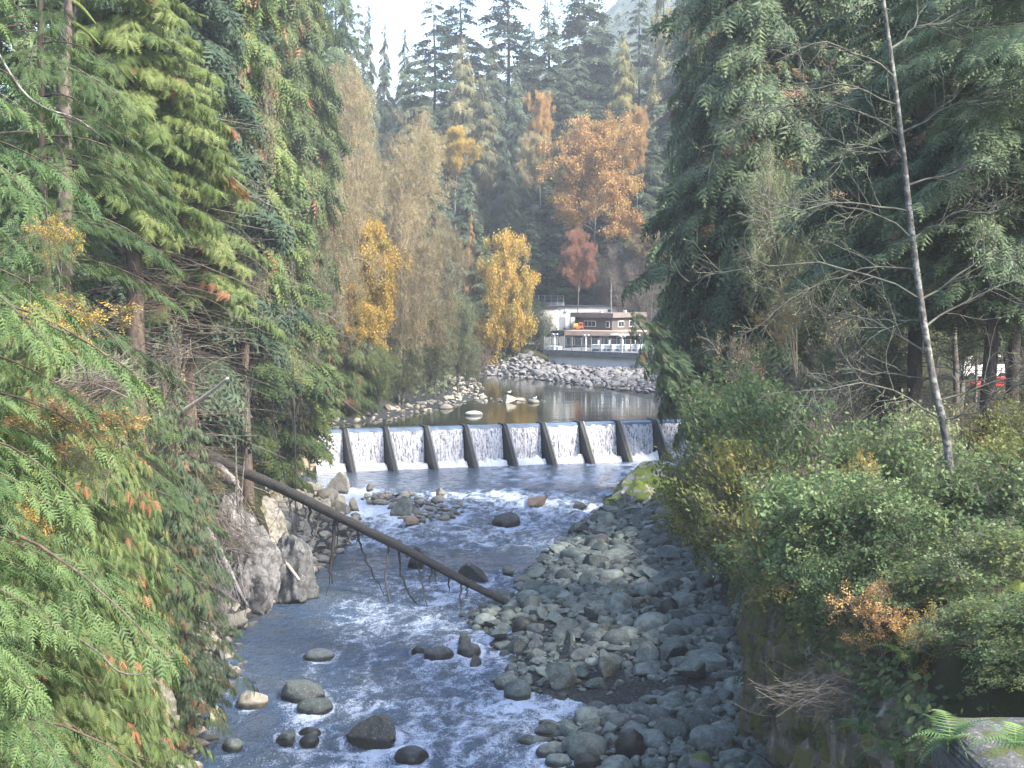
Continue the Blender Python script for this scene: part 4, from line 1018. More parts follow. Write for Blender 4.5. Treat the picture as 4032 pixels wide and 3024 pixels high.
far = [  # var, px, top, depth, width px, material, label
 ('sparse', 434, 4, 330, 62, 'fir_dark', 'dark flat-branched fir standing against the white sky, leftmost of the tall dark ones'),
 ('sparse', 461, -14, 350, 66, 'fir_dark', 'very tall layered dark fir right of the flat-branched one at the sky gap'),
 ('sparse', 508, -30, 350, 64, 'fir_dark', 'tall dark fir with trunk showing between two patches of white sky'),
 ('firC', 548, 8, 330, 62, None, 'pale green dense fir just right of the second sky patch'),
 ('firA', 584, -25, 345, 84, None, 'broad blue fir rising above the orange maple'),
 ('cedarM', 623, 42, 318, 46, 'cedar_gold', 'pointed golden-green cedar cone above the right end of the orange maple'),
 ('cedarM2', 664, -30, 320, 52, None, 'tall grey-tan cedar next to the near dark cedars on the right'),
 ('cedarM', 462, 46, 315, 50, None, 'tan-green cedar in front of the tall dark firs'),
 ('firC', 492, 38, 322, 44, None, 'fresh green narrow fir between the two tan cedars and the tall dark fir'),
 ('cedarM2', 483, 82, 296, 54, None, 'wide tan cedar standing in front, above the yellow maple'),
 ('firB', 563, 76, 300, 42, None, 'light blue-green fir with upswept branches left of the big orange maple'),
 ('firA', 577, 54, 312, 58, None, 'round-topped blue-grey fir behind the upswept one'),
 ('firC', 516, 72, 308, 36, None, 'slim brownish fir with thin top at the forest centre'),
 ('firB', 415, 56, 300, 60, None, 'blue-green fir right of the tan alders with its top under the white sky'),
 ('firC', 384, 30, 345, 24, None, 'small spire-topped fir on the skyline, left of the two in the sky gap'),
 ('firC', 404, 33, 345, 26, None, 'small spire-topped fir on the skyline, right of the two in the sky gap'),
 ('firB', 358, 6, 300, 34, None, 'thin dark fir on the left skyline'),
 ('firC', 368, 10, 320, 26, None, 'slender fir just right of the thin dark one on the left skyline'),
 ('firA', 344, -20, 270, 44, None, 'tall blue fir standing left of the thin skyline firs'),
 ('firA', 318, -30, 240, 66, None, 'tall blue-green fir behind the orange-flecked cedar'),
 ('firB', 640, -10, 335, 40, None, 'dim blue fir between the golden cone cedar and the grey-tan cedar'),
 ('firC', 603, 20, 350, 40, None, 'hazy fir seen behind the round-topped blue-grey one'),
 ('firA', 530, 30, 345, 44, None, 'blue-green fir filling in right of the tall dark fir'),
 ('firB', 447, 120, 290, 46, None, 'dark blue-green fir behind the yellow-green maple'),
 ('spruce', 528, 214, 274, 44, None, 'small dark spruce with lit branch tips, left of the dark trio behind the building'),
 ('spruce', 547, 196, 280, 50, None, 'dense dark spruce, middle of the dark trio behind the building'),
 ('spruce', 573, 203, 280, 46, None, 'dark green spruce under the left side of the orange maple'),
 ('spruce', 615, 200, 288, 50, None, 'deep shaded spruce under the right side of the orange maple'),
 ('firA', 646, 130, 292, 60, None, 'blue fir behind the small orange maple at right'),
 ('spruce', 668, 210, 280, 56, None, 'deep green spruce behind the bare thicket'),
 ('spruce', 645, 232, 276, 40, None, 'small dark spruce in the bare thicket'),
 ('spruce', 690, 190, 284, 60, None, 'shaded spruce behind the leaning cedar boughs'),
 ('cedarM', 505, 150, 290, 40, 'fir_blue', 'grey-green hemlock with long bare trunk right of the tan cedar'),
 ('firC', 466, 170, 272, 50, None, 'dull green fir left of the yellow maple'),
 ('cedarM2', 471, 218, 262, 18, 'maple_orange', 'small rust-coloured cedar beside the yellow maple'),
 ('firC', 482, 240, 262, 44, 'alder_olive', 'olive-green young conifer behind the yellow maple'),
 ('firA', 432, 150, 262, 54, None, 'blue-green fir behind the tan alder edge'),
 ('firB', 592, 110, 306, 50, None, 'blue fir hidden behind the orange maple crown'),
 ('firC', 545, 140, 296, 46, None, 'blue-grey fir behind the bare-trunked orange tree'),
 ('firA', 670, 90, 300, 60, None, 'blue fir at the edge of the near dark cedars'),
 ('firA', 690, -30, 300, 80, None, 'tall blue fir mostly behind the near dark cedars'),
]
for i, (v, px, tp, dep, wp, mt_, lab) in enumerate(far):
    place(V[v], 'conifer_tree', lab, px, tp, dep, wp * 1.12, cat='tree', mat=mt_, group=G_far)
for (v, px, tp, dep, wp, bt, mt_, lab) in [
 ('maple', 596, 117, 276, 92, 232, 'maple_orange', 'big orange maple on a tall bare trunk above the brown building'),
 ('maple', 540, 92, 292, 28, 148, 'maple_orange', 'small orange-topped maple half way up the far forest'),
 ('maple2', 455, 128, 280, 40, 172, 'maple_yellow', 'dull yellow maple tucked between the tan cedar and blue firs'),
 ('maple', 534, 134, 282, 38, 185, 'alder_tan', 'thin orange-brown tree on a tall pale trunk left of the big orange maple'),
 ('maple2', 578, 231, 270, 40, 284, 'maple_red', 'reddish-brown maple under the big orange maple'),
 ('maple2', 499, 234, 250, 60, 350, 'maple_yellow', 'bright yellow maple at the left end of the terrace'),
 ('maple', 638, 106, 284, 22, 168, 'maple_orange', 'narrow orange maple at the right of the golden cone cedar'),
 ('maple2', 652, 225, 272, 44, 262, 'alder_tan', 'brownish-yellow tree behind the bare grey thicket')]:
    place(V[v], 'maple_tree', lab, px, tp, dep, wp * 1.1, mat=mt_, bot=bt)
# far wood behind and on the ridge: one mass
def mass(name, label, pts, mat, seed, Hm=34, Rm=5, nf=260):
    r = np.random.default_rng(seed); g = Geo(); gt = Geo()
    for (x, y, s) in pts:
        n = nf; h = r.uniform(.06, 1, n) ** 1.1; a = r.uniform(0, 6.28, n); rad = Rm * s * (1 - h) ** .75 * r.uniform(.3, 1.05, n)
        pos = np.stack([x + np.cos(a) * rad, y + np.sin(a) * rad, gz(x, y) + h * Hm * s - rad * .3], -1)
        X = np.stack([np.cos(a), np.sin(a), -.35 + 0 * a], -1); Z = np.tile([0, 0, 1.], (n, 1)) + r.normal(0, .2, (n, 3))
        scatter(g, T_FAR, pos, X, Z, 2.3 * s * r.uniform(.6, 1.2, n), np.clip(r.random(n) * .6 + r.random() * .4, 0, 1))
    o = g.obj(name, M[mat]); tag(o, label, 'forest', kind='stuff'); return o
r = np.random.default_rng(99); pts = []
for k in range(230):
    y = r.uniform(335, 640); x = r.uniform(-.30, .34) * y
    px_ = 512 + F * x / y
    if 350 < px_ < 432: s = r.uniform(.45, .62)
    elif 432 <= px_ < 560: s = r.uniform(.55, .75)
    else: s = r.uniform(.8, 1.15)
    zt = gz(x, y) + 34 * s
    if pix([x, y, zt])[1] < 62 and 350 < px_ < 560: continue
    pts.append((x, y, s))
mass('far_forest', 'distant blue-hazed conifers covering the valley behind the nearer firs', pts, 'fir_blue', 5, nf=85)
def mountain():
    x = np.linspace(-500, 900, 160); y = np.linspace(800, 1150, 40); X, Y = np.meshgrid(x, y)
    top = np.interp(512 + F * x / 1000, [-200, 350, 440, 485, 560, 600, 640, 720, 1100, 1700], [150, 80, 105, 150, 165, 200, 228, 260, 300, 320])
    Z = 60 + (top[None] - 60) * np.sin(np.clip((Y - 800) / 200, 0, 1) * PI / 2) + fbm(X * .02, Y * .02, seed=2) * 24 + fbm(X * .12, Y * .12, seed=4) * 10 + fbm(X * .5, Y * .5, seed=14) * 6
    i = np.arange(39)[:, None] * 160 + np.arange(159)[None]
    g = Geo(); g.quads(np.stack([X, Y, Z], -1).reshape(-1, 3), np.stack([i, i + 1, i + 161, i + 160], -1))
    m = plain('forested_mountain', (.05, .075, .05), .95, .3, .12, 0)
    o = g.obj('mountain', m, smooth=False); o['kind'] = 'structure'
mountain()

# ------------------------------------------------------------------ left bank, middle distance
V['alder'] = decid(41, 22, 7.0, 'alder_tan', 'alder_wood', n=(18, 7, 5), leaves=12500, tpl=T_LEAF, ls=1.35, t0=.3, twig=.022, clump=.5, ang=(62, 50, 50), ups=(.22, .05, .0), lenf=(.8, .45, .25), stems=2, tap=.1)
V['alder2'] = decid(42, 20, 7.0, 'alder_tan', 'alder_wood', n=(16, 7, 5), leaves=12500, tpl=T_LEAF, ls=1.35, t0=.25, twig=.022, clump=.55, ang=(66, 50, 50), ups=(.15, .05, .0), lenf=(.85, .45, .25), stems=3, tap=.1)
V['bush'] = decid(43, 7, 4.2, 'alder_olive', 'bark_grey', n=(10, 6, 6), leaves=8000, tpl=T_LEAF, ls=.95, t0=.02, twig=.015, clump=.35, ups=(.3, .1, .0), lenf=(.8, .45, .25), stems=6)
V['cedarS'] = conifer(44, 14, 4.0, 'cedar_left', 'bark', base=.02, nb=120, rise=-.05, droop=.3, plate=.42, tpl=T_MID, fs=.8, nf=6000, hang=.8, power=.6, flag=.05)
V['bare'] = decid(45, 8, 3.6, 'alder_tan', 'twig', n=(12, 7, 7), leaves=0, t0=.02, twig=.013, ups=(.5, .25, .1), lenf=(.8, .5, .3), stems=6, r0=.07, wob=.2)
V['bare2'] = decid(46, 10, 3.6, 'alder_tan', 'twig', n=(14, 7, 6), leaves=700, tpl=T_LEAF, ls=.9, t0=.1, twig=.016, ups=(.5, .25, .1), lenf=(.8, .5, .3), stems=2, r0=.12, wob=.22)
ALD = {60: 150, 112: 150, 140: 150, 180: 160}
for (v, px, tp, dep, wp, mt_, lab, cat, nm) in [
 ('alder', 366, 60, 190, 100, None, 'tallest tan alder with thin pale stems under the left skyline', 'tree', 'alder_tree'),
 ('alder2', 400, 108, 186, 100, None, 'tan alder right of the tallest one', 'tree', 'alder_tree'),
 ('alder2', 420, 158, 196, 84, None, 'wide tan alder at the right shoulder of the alder stand', 'tree', 'alder_tree'),
 ('alder', 432, 215, 192, 72, None, 'rightmost tan alder sloping down to the pool', 'tree', 'alder_tree'),
 ('alder2', 345, 140, 172, 100, None, 'tan alder behind the near orange-flecked cedar', 'tree', 'alder_tree'),
 ('alder', 398, 222, 178, 100, None, 'tan-brown alder in the middle of the left bank', 'tree', 'alder_tree'),
 ('alder2', 312, 180, 164, 100, None, 'rusty-tan alder at the left of the alder stand', 'tree', 'alder_tree'),
 ('alder2', 350, 232, 168, 64, 'alder_olive', 'olive-tinged alder above the yellow maple', 'tree', 'alder_tree'),
 ('maple2', 375, 222, 172, 70, 'maple_yellow', 'golden maple glowing among the tan alders', 'tree', 'maple_tree'),
 ('maple2', 345, 285, 166, 44, 'maple_yellow', 'low yellow maple left of the golden one', 'tree', 'maple_tree'),
 ('bush', 458, 285, 200, 50, None, 'tall olive willow bush at the bend of the pool', 'bush', 'willow_bush'),
 ('bush', 430, 310, 190, 60, None, 'rounded grey-green willow bush in front of the tall one', 'bush', 'willow_bush'),
 ('bush', 402, 330, 178, 60, None, 'greenish willow bush above the pool shore stones', 'bush', 'willow_bush'),
 ('bush', 468, 330, 212, 34, None, 'small dark willow bush dipping to the pool at the bend', 'bush', 'willow_bush'),
 ('bush', 375, 345, 169, 50, 'cedar_left', 'yellow-green bush low on the left shore of the pool', 'bush', 'willow_bush'),
 ('cedarS', 350, 305, 167, 54, None, 'small yellow-green cedar left of the shore bushes', 'tree', 'cedar_tree'),
 ('cedarS', 322, 318, 163, 52, None, 'small cedar with orange tips above the weir abutment', 'tree', 'cedar_tree'),
 ('cedarS', 300, 335, 160, 54, None, 'small drooping cedar at the left end of the weir', 'tree', 'cedar_tree'),
 ('cedarS', 276, 345, 134, 54, None, 'small cedar above the left beach', 'tree', 'cedar_tree'),
 ('cedarS', 262, 300, 140, 60, 'cedar_right', 'dark green young cedar left of the abutment cedars', 'tree', 'cedar_tree'),
 ('alder2', 285, 250, 140, 80, 'alder_olive', 'olive brush tree above the left beach', 'tree', 'alder_tree'),
 ('alder2', 248, 285, 128, 70, 'alder_olive', 'brown-olive brush tree behind the fallen log top', 'tree', 'alder_tree'),
 ('cedarS', 236, 360, 122, 60, 'cedar_right', 'dull green young cedar over the rock above the log', 'tree', 'cedar_tree'),
 ('cedarS', 312, 392, 160, 36, None, 'lowest cedar whose boughs touch the weir', 'tree', 'cedar_tree'),
 ('bush', 262, 410, 128, 50, 'alder_olive', 'low dull bush on the bank left of the abutment', 'bush', 'bush'),
 ('bush', 232, 425, 112, 60, 'alder_olive', 'low scrub bush behind the upper end of the log', 'bush', 'bush'),
 ('bare', 478, 345, 226, 26, None, 'bare brown twiggy shrub at the left end of the riprap', 'bush', 'bare_shrub'),
 ('bare', 625, 240, 272, 48, None, 'bare grey-mauve thicket behind the brown building', 'bush', 'bare_shrub'),
 ('bare', 645, 232, 272, 44, None, 'taller bare grey thicket right of the first behind the building', 'bush', 'bare_shrub'),
 ('bare', 604, 262, 276, 34, None, 'small bare grey thicket left of the mast', 'bush', 'bare_shrub'),
 ('bush', 536, 305, 262, 30, 'fir_dark', 'dark bush in front of the pale concrete building', 'bush', 'bush'),
 ('bush', 522, 322, 256, 26, 'fir_dark', 'dark green bush below the bright yellow maple', 'bush', 'bush'),
 ('bush', 546, 318, 264, 20, 'alder_olive', 'olive bush against the concrete wall corner', 'bush', 'bush'),
 ('bush', 508, 330, 252, 30, 'fir_dark', 'low dark bush at the top of the riprap', 'bush', 'bush'),
]:
    place(V[v], nm, lab, px, tp, dep, wp * 1.1, cat=cat, mat=mt_, bot={222: 335, 285: 345}.get(tp) if v == 'maple2' else (tp + ALD.get(tp, 130) if v in ('alder', 'alder2') else None))
i_b = 0
for (px, tp, dep, wp) in [(545, 268, 285, 44), (575, 272, 284, 40), (520, 276, 276, 36), (600, 280, 284, 40), (560, 286, 279, 34), (585, 290, 280, 40), (640, 290, 276, 44), (530, 292, 276, 30), (665, 270, 276, 50), (560, 255, 290, 40)]:
    place(V['bush'], 'bush', 'grey-green bush on the slope behind the flat-roofed buildings', px, tp, dep, wp * 1.15, cat='bush', mat='under' if i_b % 2 else 'alder_olive', group='bushes on the slope behind the buildings'); i_b += 1

# ------------------------------------------------------------------ left bank, near
V['cedarN'] = conifer(51, 30, 5.2, 'cedar_left', 'bark', base=.08, nb=260, rise=-.02, droop=.42, plate=.36, tpl=T_CEDAR, fs=.58, nf=11500, hang=.75, power=.55, flag=.06, dead=60)
V['cedarN2'] = conifer(52, 30, 4.6, 'cedar_lime', 'bark', base=.46, nb=150, rise=-.05, droop=.55, plate=.30, tpl=T_CEDAR, fs=.55, nf=10000, hang=1.3, power=.6, flag=.02, dead=320)
V['cedarL'] = conifer(55, 44, 6.0, 'cedar_left', 'bark', base=.30, nb=330, rise=-.02, droop=.38, plate=.34, tpl=T_MID, fs=.95, nf=12500, hang=.7, power=.5, flag=.06, dead=60)
V['hemN'] = conifer(53, 24, 6.0, 'hemlock', 'bark', base=.05, nb=150, rise=.12, droop=.42, plate=.40, tpl=T_HEMF, fs=.37, nf=20000, hang=.22, power=.5, dead=40)
V['hemM'] = conifer(54, 32, 5.2, 'hemlock', 'bark_dark', base=.12, nb=190, rise=.05, droop=.4, plate=.36, tpl=T_MID, fs=1.0, nf=9000, hang=.35, power=.6, dead=60)
for (v, nm, px, tp, dep, wp, mt_, lab, rz) in [
 ('hemN', 'hemlock_tree', -95, -160, 27, 520, None, 'near hemlock whose feathery blue-green boughs enter from the left edge', 1.0),
 ('hemN', 'hemlock_tree', -75, 330, 24, 480, None, 'lower near hemlock with bright fan boughs at the left edge', 2.6),
 ('cedarN', 'cedar_tree', 62, 318, 36, 250, None, 'near cedar with many orange dead sprays filling the lower left', .4),
 ('cedarN', 'cedar_tree', 20, 470, 31, 300, None, 'lowest cedar at the bottom left corner', 3.4),
 ('cedarN2', 'cedar_tree', 122, -120, 66, 200, 'cedar_lime', 'lime-green cedar with drooping sunlit boughs and bare lower trunk', 1.5),
 ('cedarN2', 'cedar_tree', 187, 60, 74, 150, 'cedar_left', 'slimmer cedar with bare trunk right of the lime-green one', 4.0),
 ('cedarL', 'cedar_tree', 290, -150, 150, 92, 'cedar_left', 'tall cedar flecked with orange dead sprays below the white sky', 5.0),
 ('cedarL', 'cedar_tree', 240, -160, 98, 110, 'cedar_left', 'tall yellow-green cedar left of the orange-flecked one', 2.2),
 ('hemN', 'hemlock_tree', 36, -200, 52, 300, None, 'dark hemlock behind the near boughs at the upper left', .2),
 ('hemM', 'hemlock_tree', 180, -200, 90, 180, 'fir_dark', 'shaded hemlock behind the lime-green cedar', 1.2),  # dark foliage puts the gap's shade into this hemlock and the next
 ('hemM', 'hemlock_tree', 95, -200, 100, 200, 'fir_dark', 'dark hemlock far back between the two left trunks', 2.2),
 ('cedarN', 'cedar_tree', 30, 300, 46, 200, 'cedar_left', 'mid-height cedar behind the near fan boughs at left', 2.9),
 ('cedarN', 'cedar_tree', 118, 372, 50, 130, 'cedar_left', 'low cedar with orange sprays above the left boulder heap', 1.9),
 ('cedarN', 'cedar_tree', 176, 395, 62, 120, 'cedar_right', 'low green cedar left of the upper end of the log', 1.1),
 ('hemM', 'hemlock_tree', 225, 130, 112, 130, None, 'bluish young hemlock right of the slimmer bare-trunked cedar', .6),
 ('hemM', 'hemlock_tree', 270, 120, 128, 120, 'cedar_left', 'green conifer behind the bare branching alder', 3.6),
]:
    place(V[v], nm, lab, px, tp, dep, wp, rz=rz, mat=mt_, bot={122: 235, 187: 325}.get(px) if v == 'cedarN2' else None)
k = 0
for (px, dep) in [(140, 130), (200, 135), (250, 150), (60, 120), (10, 90), (300, 170), (275, 190), (110, 160), (335, 215), (225, 118), (155, 108)]:
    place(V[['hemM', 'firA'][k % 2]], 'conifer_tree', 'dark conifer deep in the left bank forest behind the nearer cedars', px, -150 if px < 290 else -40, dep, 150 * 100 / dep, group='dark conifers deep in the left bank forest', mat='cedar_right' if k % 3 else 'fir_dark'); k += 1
V['alderL'] = decid(47, 20, 5.6, 'alder_tan', 'bark_alder', n=(16, 6, 6), leaves=3500, tpl=T_LEAF, ls=.9, t0=.2, twig=.014, clump=.35, ups=(.5, .15, .05), lenf=(.9, .5, .28), stems=2)
place(V['alderL'], 'alder_tree', 'slender alder with pale mottled stem and sparse rusty leaves before the orange-flecked cedar', 232, 60, 92, 150, rz=.4, tilt=(0, .12))
place(V['alderL'], 'alder_tree', 'leaning pale-stemmed alder nearly bare above the golden maple', 292, 190, 110, 110, rz=2.4, tilt=(0, .3))
place(V['bare2'], 'bare_shrub', 'bare brown brush on the bank above the lower cedars', 150, 320, 64, 110, cat='bush')
V['vine'] = decid(48, 3.6, 2.2, 'maple_yellow', 'twig', n=(8, 5, 4), leaves=700, tpl=T_LEAF, ls=.85, t0=.15, twig=.008, clump=.12, ups=(.2, .05, .0), lenf=(.9, .5, .25), stems=3, r0=.03)
for (px, py, dep, wp, mt_, lab) in [
 (80, 326, 31, 120, 'maple_yellow', 'yellow and orange vine maple sprays between the left boughs, uppermost large patch'),
 (60, 240, 36, 60, 'maple_yellow', 'small yellow vine maple patch high at the left edge'),
 (70, 425, 29, 140, 'maple_orange', 'orange vine maple spread over the lower left boughs'),
 (105, 462, 30, 80, 'shrub_yellow', 'pale green-yellow vine maple under the orange one'),
 (30, 520, 28, 70, 'maple_yellow', 'few yellow leaves low at the left edge')]:
    P = at(px, py, dep); put(V['vine'], 'vine_maple', lab, 'shrub', P[0], P[1], P[2] - .9, wp * dep / F / 2 / V['vine']['R'] * 1.15, .34, rng.uniform(0, 6), mat=mt_)

# ------------------------------------------------------------------ right bank
V['cedarR'] = conifer(61, 32, 6.2, 'cedar_right', 'bark', base=.24, nb=220, rise=.0, droop=.42, plate=.38, tpl=T_MID, fs=.76, nf=12000, hang=.75, power=.45, flag=.05, dead=60)
V['cedarRs'] = conifer(63, 12, 3.4, 'cedar_right', 'bark', base=.15, nb=90, rise=.0, droop=.4, plate=.42, tpl=T_CEDAR, fs=.7, nf=3200, hang=.7, power=.6, flag=.08)
V['hemN2'] = conifer(64, 24, 6.0, 'cedar_right', 'bark_dark', base=.5, nb=110, rise=.1, droop=.45, plate=.36, tpl=T_HEMF, fs=.42, nf=9000, hang=.4, power=.5)
V['hemR'] = conifer(62, 30, 5.2, 'cedar_right', 'bark_dark', base=.30, nb=150, rise=.08, droop=.45, plate=.36, tpl=T_MID, fs=.6, nf=10500, hang=.4, power=.5, flag=.02, dead=200)
for (v, nm, px, tp, dep, wp, mt_, lab, rz) in [
 ('cedarR', 'cedar_tree', 765, -190, 84, 215, None, 'big dark cedar whose lowest boughs hang over the river and hide the terrace end', .3),
 ('cedarR', 'cedar_tree', 800, -200, 88, 230, None, 'second dark cedar behind the big overhanging one', 2.0),
 ('cedarR', 'cedar_tree', 715, -60, 98, 100, None, 'bluish cedar at the left edge of the right bank trees', 3.0),
 ('hemR', 'hemlock_tree', 926, -200, 62, 230, None, 'hemlock with a thick straight dark trunk in the upper right', 4.4),
 ('hemR', 'hemlock_tree', 1003, -220, 56, 220, None, 'hemlock on the right with reddish-dark trunk, left of the edge pair', 5.4),
 ('hemR', 'hemlock_tree', 1030, -220, 60, 180, None, 'rightmost hemlock with its trunk at the right edge', 1.0),
 ('hemN2', 'hemlock_tree', 1075, -330, 44, 330, 'cedar_right', 'near hemlock boughs entering from the upper right corner', 2.0),
 ('hemR', 'hemlock_tree', 860, -150, 100, 150, None, 'slim shaded hemlock between the dark cedar and the thick dark trunk', 2.5),
 ('cedarRs', 'cedar_tree', 1050, 330, 66, 110, 'hemlock', 'young green cedar at the right edge below the trunks', 2.7),
 ('cedarRs', 'cedar_tree', 860, 330, 74, 130, None, 'young cedar behind the mottled alder trunk', 3.3),
]:
    place(V[v], nm, lab, px, tp, dep, wp, rz=rz, mat=mt_, bot={330: 440, 485: 590}.get(tp) if v == 'cedarRs' and px < 700 else None)
for (v, px, tp, bt, dep, wp, mt_, lab, nm) in [
 ('bush', 865, 200, 300, 66, 90, 'shrub', 'green understorey tree crown left of the thick dark trunk', 'young_tree'),
 ('bush', 960, 160, 260, 72, 90, 'shrub_yellow', 'yellow-green understorey crown between the right bank trunks', 'young_tree'),
 ('bush', 1018, 280, 356, 66, 80, 'shrub', 'green understorey crown above the white van', 'young_tree'),
 ('bush', 900, 290, 390, 70, 90, 'alder_olive', 'olive understorey crown behind the mottled trunk', 'young_tree'),
 ('bush', 940, 215, 330, 78, 100, 'shrub', 'mid-green understorey crown right of the thick dark trunk', 'young_tree'),
 ('bush', 1012, 190, 300, 76, 90, 'shrub_yellow', 'sunlit understorey crown at the right edge between trunks', 'young_tree'),
 ('bush', 875, 330, 430, 64, 100, 'shrub', 'leafy green crown left of the mottled trunk base', 'young_tree'),
 ('bush', 965, 290, 360, 74, 90, 'cedar_right', 'dark green crown behind the mottled trunk and above the van', 'young_tree'),
 ('bush', 985, 404, 470, 64, 80, 'shrub', 'green bush right under the white van', 'young_tree'),
 ('alder2', 800, 150, 330, 78, 130, 'alder_olive', 'thin olive alder tangled in the dark cedars', 'alder_tree'),
 ('alder2', 900, 60, 220, 76, 130, 'alder_olive', 'thin olive alder beside the thick dark trunk', 'alder_tree'),
 ('alder2', 985, 60, 190, 80, 110, 'shrub_yellow', 'yellowish thin alder high between the right trunks', 'alder_tree')]:
    place(V[v], nm, lab, px, tp, dep, wp, mat=mt_, bot=bt)
place(V['cedarR'], 'cedar_tree', 'dense dark cedar behind the thick dark trunk', 885, -180, 100, 150, rz=1.7)
k = 0
for (px, dep) in [(720, 130), (780, 140), (840, 125), (905, 130), (770, 112), (930, 190), (735, 160), (1060, 130), (1090, 100), (880, 170)]:
    place(V[['hemM', 'firA', 'cedarM'][k % 3]], 'conifer_tree', 'conifer deep in the right bank forest behind the dark cedars', px, -100, dep, 150 * 100 / dep, group='conifers deep in the right bank forest', mat=['cedar_right', 'fir_blue', 'cedar_gold'][k % 3]); k += 1
for (px, tp, dep, wp, mt_) in [(920, 60, 120, 70, 'cedar_gold'), (1055, 110, 118, 90, 'shrub_yellow'), (890, 150, 118, 70, 'alder_olive'), (922, 190, 95, 70, 'cedar_gold'), (905, 240, 100, 80, 'shrub_yellow'), (900, 300, 90, 90, 'alder_olive'), (1050, 260, 88, 80, 'shrub_yellow')]:
    place(V['alder2'], 'alder_tree', 'sunlit yellow-green tree seen between the right bank trunks', px, tp, dep, wp, mat=mt_, group='sunlit trees between the right bank trunks')  # sunlight between the trunks is put into these yellow-green leaf colours

# mottled bare alder
def mottled_alder():
    dep = 42; P0 = at(958, 500, dep); zg = min(gz(P0[0], P0[1]) - .3, P0[2])
    pts = [np.array([P0[0] + .1, dep, zg])] + [at(a, b, dep) for a, b in ((948, 450), (934, 385), (922, 310), (911, 225), (903, 150), (893, 70), (882, -10), (874, -90))]
    pts = np.array(pts); org = pts[0].copy(); tp = curve(pts - org, 24)
    root = thing('alder_tree', 'near-bare alder with white-mottled curving trunk and long arching lichen-grey limbs', 'tree', tuple(org))
    g = Geo(); tubes(g, tp[None], np.linspace(.135, .045, 24)[None], 10); g.obj('trunk', M['bark_alder'], root, smooth=True)
    r = np.random.default_rng(3)
    limbs = []
    spec = [(70, -1, 200), (100, -1, 190), (140, -1, 210), (165, -1, 150), (205, -1, 250), (238, -1, 240), (262, -1, 200), (300, -1, 260), (318, -1, 180), (352, -1, 250), (380, -1, 190), (420, -1, 180),
            (60, 1, 90), (120, 1, 110), (180, 1, 120), (245, 1, 120), (285, 1, 130), (340, 1, 150), (400, 1, 130), (430, 1, 110)]
    for (py, sgn, ln) in spec:
        yy = [p for p in tp]; zs = np.array([pix(p + org)[1] for p in tp]); j = int(np.argmin(np.abs(zs - py)))
        st = tp[j]; Lm = ln * dep / F; a = r.uniform(-.5, .5)
        Lm *= r.uniform(.6, 1.1); rise = r.uniform(.1, .65) if sgn < 0 else r.uniform(.4, .9); dr = r.uniform(.2, .8)
        t = np.linspace(0, 1, 10)
        P = st + np.stack([sgn * Lm * t * math.cos(a), Lm * t * math.sin(a), Lm * (rise * t - dr * t * t)], -1) + np.cumsum(r.normal(0, .085, (10, 3)), 0)
        P[0] = st; limbs.append(P)
    limbs = np.array(limbs)
    g = Geo(); tubes(g, limbs, np.linspace(.036, .010, 10)[None].repeat(len(limbs), 0), 5)
    L2, _ = grow(limbs, 2.1, 14, 42, 5, .12, .02, .2, 6)
    tubes(g, L2, np.linspace(.016, .008, 6)[None].repeat(len(L2), 0), 3)
    L3, _ = grow(L2, .8, 6, 42, 6, .2, .0, .2, 4)
    tubes(g, L3, np.linspace(.010, .006, 4)[None].repeat(len(L3), 0), 3)
    g.obj('limbs', M['twig_pale'], root, smooth=True)
    q = L3[:, 1:].reshape(-1, 3); n = 1600; pos = q[r.integers(0, len(q), n)]
    gl = Geo(); scatter(gl, tpl_leaves(1, 5, .10, 0, .5), pos, r.normal(size=(n, 3)), r.normal(0, .5, (n, 3)) + np.array([0, 0, 1]), r.uniform(.7, 1.3, n), r.random(n))
    gl.obj('leaves', M['shrub'], root)
mottled_alder()

